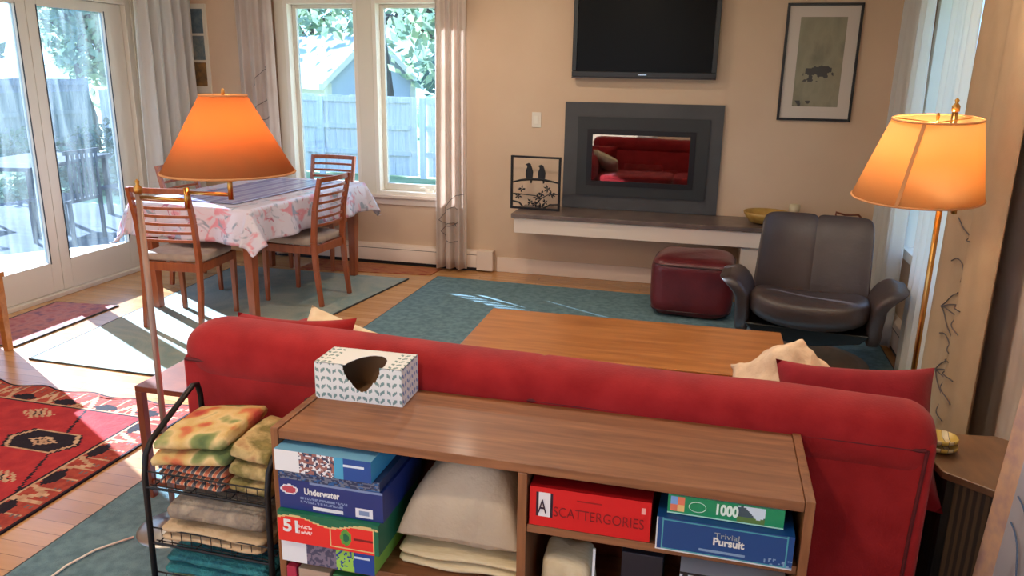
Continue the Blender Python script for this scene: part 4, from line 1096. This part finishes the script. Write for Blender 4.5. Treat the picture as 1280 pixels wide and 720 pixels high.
o = b.build('tablecloth', M['cloth'], smooth=True, solid=.002, loc=DT, rz=DA, offs=1)
tag(o, 'white tablecloth with pink and grey flowers on the dining table', 'tablecloth')

M['cloth_sheen'] = ramp_mat('lavender_sheen_stripes', [(.35, (150, 152, 186)), (.5, (196, 200, 222)), (.65, (128, 128, 168))], .22, kind='wave', scale=2.2, stretch=(1, .15, 1), dist=2.5, bump=0)  # bluish window reflection on the table, painted as lavender stripes on a sheet
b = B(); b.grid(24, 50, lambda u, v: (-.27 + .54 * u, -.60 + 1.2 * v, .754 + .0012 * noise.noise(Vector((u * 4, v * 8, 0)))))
tag(b.build('sheen_sheet', M['cloth_sheen'], smooth=True, solid=.0015, loc=DT, rz=DA, offs=1), 'glossy lavender striped sheet on the flowered tablecloth, coloured as window reflection', 'painted sheen')

def dining_chair():
    t = thing('dining_chair', 'ladder back wooden chair at the near end of the dining table, closest to the camera', 'chair', (0, 0, 0), 0, 'dining chairs')
    for s in (-1, 1):
        b = B(); P = [(s * .19, -.235, 0), (s * .19, -.205, .25), (s * .19, -.195, .45), (s * .19, -.215, .68), (s * .192, -.265, .90)]; wd = [.03, .038, .042, .036, .028]
        for k in range(4): b.bar(P[k], P[k + 1], .026, wd[k], .026, wd[k + 1], up=(0, 1, 0))
        b.build('rear_leg', M['chair_wood'], t, bevel=.003)
        B().bar((s * .195, .20, .43), (s * .190, .205, 0), .036, .036, .026, .026).build('front_leg', M['chair_wood'], t, bevel=.003)
    b = B(); b.box(-.176, .176, .185, .207, .37, .425); b.box(-.176, .176, -.205, -.183, .37, .425)
    for s in (-1, 1): b.box(s * .195 - .011, s * .195 + .011, -.178, .181, .37, .425)
    b.build('seat_rail', M['chair_wood'], t, bevel=.002)
    b = softbox(36, 14, 0, .415, .41, .055, 7, .002, 1); transform(b, T((0, .015, .4535))); b.v = [(x, y, max(z, .4262)) for x, y, z in b.v]
    b.build('seat', M['seat_cloth'], t, smooth=True)
    def slat(z, h, th=.012):
        zz = z - .68; y0 = -.215 - max(0, zz) * .227 + (-.02 * min(0, zz) / -.23 * -1 if zz < 0 else 0)
        n = 9; vs = []; b = B()
        for k in range(n):
            x = -.178 + .356 * k / (n - 1); y = y0 - .022 * (1 - (x / .178) ** 2)
            vs += [(x, y - th / 2, z - h / 2), (x, y + th / 2, z - h / 2), (x, y + th / 2, z + h / 2), (x, y - th / 2, z + h / 2)]
        fs = [(0, 1, 2, 3), tuple(4 * (n - 1) + q for q in (3, 2, 1, 0))]
        for k in range(n - 1):
            for q in range(4): fs.append((4 * k + q, 4 * k + (q + 1) % 4, 4 * k + 4 + (q + 1) % 4, 4 * k + 4 + q))
        b.add(vs, fs); return b
    slat(.885, .034, .016).build('top_rail', M['chair_wood'], t, bevel=.003)
    for k in range(6): slat(.828 - .052 * k, .018).build('slat', M['chair_wood'], t, bevel=.002)
    return t
ch = dining_chair(); ch.location = (-3.25, 4.255, .010); ch.rotation_euler = (0, 0, math.radians(5))
dup(ch, (-2.80, 4.95, .010), math.radians(86), 'ladder back wooden chair on the side of the dining table facing the patio door')
dup(ch, (-3.17, 5.90, .008), math.radians(180), 'ladder back wooden chair at the far end of the dining table, under the window')
dup(ch, (-3.70, 5.12, .010), math.radians(-92), 'ladder back wooden chair between the dining table and the patio door')

# stool leg at the far left
t = thing('wooden_stool', 'light wooden stool at the picture edge beside the patio door', 'stool', (-4.165, 3.43, 0))
for x in (.0, .26):
    for y in (-.26, 0): B().bar((x, y, .44), (x * 1.02, y, 0), .045, .045, .036, .036).build('leg', M['coffee_wood'], t, bevel=.003)
B().box(-.03, .29, -.29, .03, .4405, .47).build('seat', M['coffee_wood'], t, bevel=.004)

# ------------------------------------------------------------------ outdoors
struct(B().box(-60, 40, -30, 90, -.5, -.22).build('ground', M['lawn']))
struct(B().box(-8.6, -4.66, 1.0, 8.2, -.2195, -.06).build('deck', M['deck']))
tag(B().box(-.06, .06, -2.6, 2.6, 0, .14).build('deck_edging', M['white_trim'], loc=(-6.15, 4.4, -.0595), rz=math.radians(-38), bevel=.005), 'white edging board lying across the deck outside the patio door', 'board')
def fence(label, P0, P1, h0, h1, fm, z0=-.22, step=2.4):
    P0 = Vector(P0); P1 = Vector(P1); L = (P1 - P0).length; ang = math.atan2(P1.y - P0.y, P1.x - P0.x)
    t = thing('fence', label, 'fence', (P0.x, P0.y, z0), ang)
    b = B(); x = 0; random.seed(5)
    while x < L:
        k = x / L; h = h0 + (h1 - h0) * k
        b.box(x, x + .138, -.01, .01, .03, h + random.uniform(-.01, .01)); x += .145
    b.build('boards', fm, t)
    b = B()
    for f in (.30, .62, .95):
        vs = [(0, -.05, h0 * f - .04), (L, -.05, h1 * f - .04), (L, -.012, h1 * f - .04), (0, -.012, h0 * f - .04), (0, -.05, h0 * f + .04), (L, -.05, h1 * f + .04), (L, -.012, h1 * f + .04), (0, -.012, h0 * f + .04)]
        b.add(vs, [(0, 1, 2, 3), (7, 6, 5, 4), (0, 4, 5, 1), (1, 5, 6, 2), (2, 6, 7, 3), (3, 7, 4, 0)])
    b.build('rail', fm, t)
    x = 0
    while x <= L:
        h = h0 + (h1 - h0) * x / L; B().box(x - .05, x + .05, -.11, -.051, 0, h - .02).build('post', fm, t); x += step
    return t
fence('weathered board fence beyond the back windows', (-11.8, 13.4), (-5.25, 13.2), 1.42, 1.42, M['fence_hazed'])
fence('lower sloping run of board fence in front of the shrubs', (-5.0, 13.2), (3.0, 12.8), 1.42, .55, M['fence_hazed'])
fence('weathered board fence behind the deck', (-12, -1), (-12, 13.1), 1.62, 1.62, M['fence'])
# garage
t = thing('garage', 'pale garage with shingled gable roof beyond the fence', 'garage', (-15.63, 30, -3.0), math.radians(48))
GW, GD, GH, GR = 4.0, 9.0, 4.35, 6.15
b = B(); b.prism([(0, 0), (GW, 0), (GW, GH), (GW / 2, GR), (0, GH)], 'y', 0, .15); b.build('gable_wall', M['siding'], t)
B().box(-.001, .15, .151, GD, 0, GH - .15).box(GW - .15, GW, .151, GD, 0, GH).build('side_wall', M['siding_tan'], t)
def roofslab(s):
    a = (GW / 2, GR + .12); e = (-.3 if s < 0 else GW + .3, GH - .22)
    return B().prism([a, e, (e[0], e[1] - .12), (a[0], a[1] - .14)], 'y', -.3, GD)
for s in (-1, 1): roofslab(s).build('roof', M['shingle'], t)
b = B(); b.box(-.08, .22, -.06, -.001, 0, GH - .2).box(GW - .2, GW + .05, -.06, -.001, 0, GH - .2)
for s in (-1, 1):
    e = (-.3 if s < 0 else GW + .3)
    b.prism([(GW / 2, GR + .1), (e, GH - .24), (e, GH - .5), (GW / 2, GR - .2)], 'y', -.34, -.301)
b.box(-.42, -.3, -.3, GD, GH - .45, GH - .22)
b.build('trim_boards', M['white_trim'], t)

def tree(label, loc, h, crown, m, n=1500, trunk=.15, leaf=.16, cz=None, seed=0, name='tree'):
    random.seed(seed)
    t = thing(name, label, 'tree', loc)
    b = B(); pts = [(math.sin(k * 1.3 + seed) * .06 * k, math.cos(k * 1.1) * .05 * k, h * .9 * k / 6) for k in range(7)]
    b.tube(pts, [trunk * (1 - .13 * k) for k in range(7)], 10)
    for k in range(7):
        a = random.uniform(0, 2 * PI); z = h * random.uniform(.35, .8); L = crown[0] * .8
        b.tube([(0, 0, z), (math.cos(a) * L * .5, math.sin(a) * L * .5, z + .3 * L), (math.cos(a) * L, math.sin(a) * L, z + .4 * L)], [trunk * .4, trunk * .25, trunk * .1], 6)
    b.build('trunk', M['bark'], t, smooth=True)
    b = B(); cz = cz if cz is not None else h * .7
    clumps = [(Vector((random.gauss(0, .5), random.gauss(0, .5), random.gauss(0, .5))), random.uniform(.25, .5)) for _ in range(26)]
    for k in range(n):
        c, r = random.choice(clumps); d = Vector((random.gauss(0, 1), random.gauss(0, 1), random.gauss(0, 1))).normalized() * r * random.uniform(.6, 1.05)
        q = c + d
        p = Vector((q.x * crown[0], q.y * crown[0], cz + q.z * crown[1]))
        a = Vector((random.gauss(0, 1), random.gauss(0, 1), random.gauss(0, 1))).normalized(); w = a.orthogonal().normalized(); s = leaf * random.uniform(.6, 1.4)
        b.add([p - a * s, p + w * s * .5, p + a * s, p - w * s * .5], [(0, 1, 2, 3)])
    b.build('foliage', m, t)
    return t
tree('bare grey trunked tree standing before the garage gable', (-9.6, 22.0, -.3), 9, (1.6, 1.2), M['leaf_a'], 900, .28, .14, 6.0, 1)
tree('sunlit green tree behind the right side of the fence', (-6.4, 18.5, -.3), 6, (2.4, 1.5), M['leaf_a'], 1300, .16, .16, 3.6, 2)
tree('dark evergreen tree behind the lower fence run', (-6.0, 27, -.6), 7, (2.8, 2.8), M['leaf_b'], 3000, .22, .22, 3.0, 3)
tree('light green tree crown above the garage roof', (-27, 50, -3), 14, (7, 4.5), M['leaf_a'], 2600, .3, .34, 9.5, 4)
tree('tall dark pine showing over the deck fence', (-22, 17.5, -.3), 5.6, (2.4, 2.2), M['leaf_b'], 2800, .2, .2, 3.4, 6)
tree('grey green tree behind the deck fence beside the pine', (-22, 9.5, -.3), 5.2, (2.4, 2.2), M['leaf_b'], 2600, .2, .2, 3.2, 7)
tree('pale leafy tree near the fence corner', (-15, 16.5, -.3), 4.6, (1.6, 1.7), M['leaf_a'], 2000, .14, .14, 2.9, 8)
def shrub(loc, r, m, label, seed):
    random.seed(seed); b = B()
    for k in range(900):
        d = Vector((random.gauss(0, 1), random.gauss(0, 1), abs(random.gauss(0, 1)))).normalized() * r * random.uniform(.5, 1)
        a = Vector((random.gauss(0, 1), random.gauss(0, 1), random.gauss(0, 1))).normalized(); w = a.orthogonal().normalized(); s = .05 * random.uniform(.6, 1.5)
        b.add([d - a * s, d + w * s * .5, d + a * s, d - w * s * .5], [(0, 1, 2, 3)])
    tag(b.build('shrub', m, loc=loc), label, 'shrub')
shrub((-9.0, 8.4, -.2195), .6, M['leaf_a'], 'leafy shrub behind the deck table', 1)
shrub((-9.0, 7.0, -.2195), .65, M['leaf_b'], 'dark shrub at the edge of the deck', 2)
shrub((-9.0, 9.9, -.2195), .6, M['leaf_b'], 'small dark shrub near the fence corner', 3)
for k, (hx, hy, hr) in enumerate(((-10.8, 8.2, .95), (-10.8, 10.2, .95), (-10.8, 6.2, .95), (-10.8, 12.2, .95))):
    shrub((hx, hy, -.2195), hr, M['leaf_b'], ('large dark hedge shrub behind the patio table', 'large dark hedge shrub beyond the small fence corner shrub', 'large dark hedge shrub left of the patio table behind the deck', 'large dark hedge shrub in the fence corner')[k], 20 + k)
t = thing('patio_table', 'dark metal patio table on the deck outside', 'table', (-7.1, 6.9, -.0595), math.radians(12))
B().box(-.45, .45, -.75, .75, .66, .70).build('tabletop', M['patio'], t, bevel=.006)
for x in (-.4, .4):
    for y in (-.68, .68): B().box(x - .025, x + .025, y - .025, y + .025, 0, .6595).build('leg', M['patio'], t)
def patio_chair():
    t = thing('patio_chair', 'dark patio chair on the near side of the deck table', 'chair', (-6.15, 6.3, -.0595), math.radians(95), 'patio chairs')
    B().box(-.24, .24, -.22, .24, .40, .43).build('seat', M['patio'], t, bevel=.004)
    b = B()
    for k in range(7): b.box(-.21 + .065 * k, -.18 + .065 * k, -.24, -.225, .431, .86)
    b.box(-.24, .24, -.245, -.22, .86, .9); b.build('backrest', M['patio'], t)
    for x in (-.22, .22):
        for y in (-.21, .21): B().box(x - .015, x + .015, y - .015, y + .015, 0, .3995).build('leg', M['patio'], t)
    return t
pc = patio_chair()
dup(pc, (-6.15, 7.2, -.0595), math.radians(85), 'dark patio chair nearer the fence corner at the deck table')
dup(pc, (-8.1, 6.7, -.0595), math.radians(-85), 'dark patio chair on the far side of the deck table')

# ------------------------------------------------------------------ light
w = bpy.data.worlds.new('world'); SC.world = w; w.use_nodes = True
nt = w.node_tree; bg = nt.nodes['Background']
tc = nt.nodes.new('ShaderNodeTexCoord'); sp = nt.nodes.new('ShaderNodeSeparateXYZ'); rp = nt.nodes.new('ShaderNodeValToRGB')
nt.links.new(tc.outputs['Generated'], sp.inputs[0]); nt.links.new(sp.outputs['Z'], rp.inputs[0]); nt.links.new(rp.outputs[0], bg.inputs[0])
rp.color_ramp.elements[0].position = 0; rp.color_ramp.elements[0].color = (.74, .90, 1, 1); rp.color_ramp.elements[1].position = .7; rp.color_ramp.elements[1].color = (.42, .66, 1, 1)
bg.inputs[1].default_value = 2.6
sun = bpy.data.lights.new('sun', 'SUN'); sun.energy = 40; sun.angle = math.radians(.5); sun.color = (1, .95, .88)
so = bpy.data.objects.new('sun', sun); C.objects.link(so)
dv = Vector((.87, -.50, -math.tan(math.radians(21.5)))).normalized(); so.rotation_euler = dv.to_track_quat('-Z', 'Y').to_euler(); so.location = (-10, 12, 6)
# unseen ceiling fill lights added to brighten the room (behind the camera and over the seating area)
M['fill_disc'] = emit_mat('fill_lamp_disc', (255, 225, 180), 6)
for k, (x, y) in enumerate(((-3.0, .6), (-.9, .6), (-3.0, 3.2), (-.9, 3.2), (-.9, -1.4), (-3.0, -1.4), (.5, 3.0), (-1.6, 4.9))):
    t = thing('fill_light', 'round fill light added out of view above the room', 'light', (x, y, ZC - .012), 0, 'added fill lights')
    B().lathe([(.09, 0), (.09, .0115), (.075, .0115), (.075, 0)], n=28, closed=True).build('ring', M['white_trim'], t)
    B().lathe([(.074, .006), (.074, .011)], n=28).build('diffuser', M['fill_disc'], t)
    l = bpy.data.lights.new('fill_lamp', 'AREA'); l.shape = 'DISK'; l.size = .15; l.energy = 11; l.color = (1, .85, .68)
    lo = bpy.data.objects.new('fill_lamp', l); C.objects.link(lo); lo.parent = t; lo.location = (0, 0, -.004)

vs = SC.view_settings; vs.view_transform = 'Standard'; vs.look = 'None'; vs.exposure = .46; vs.gamma = 1; vs.use_curve_mapping = False
SC.cycles.max_bounces = 10; SC.cycles.transparent_max_bounces = 12; SC.cycles.sample_clamp_indirect = 6
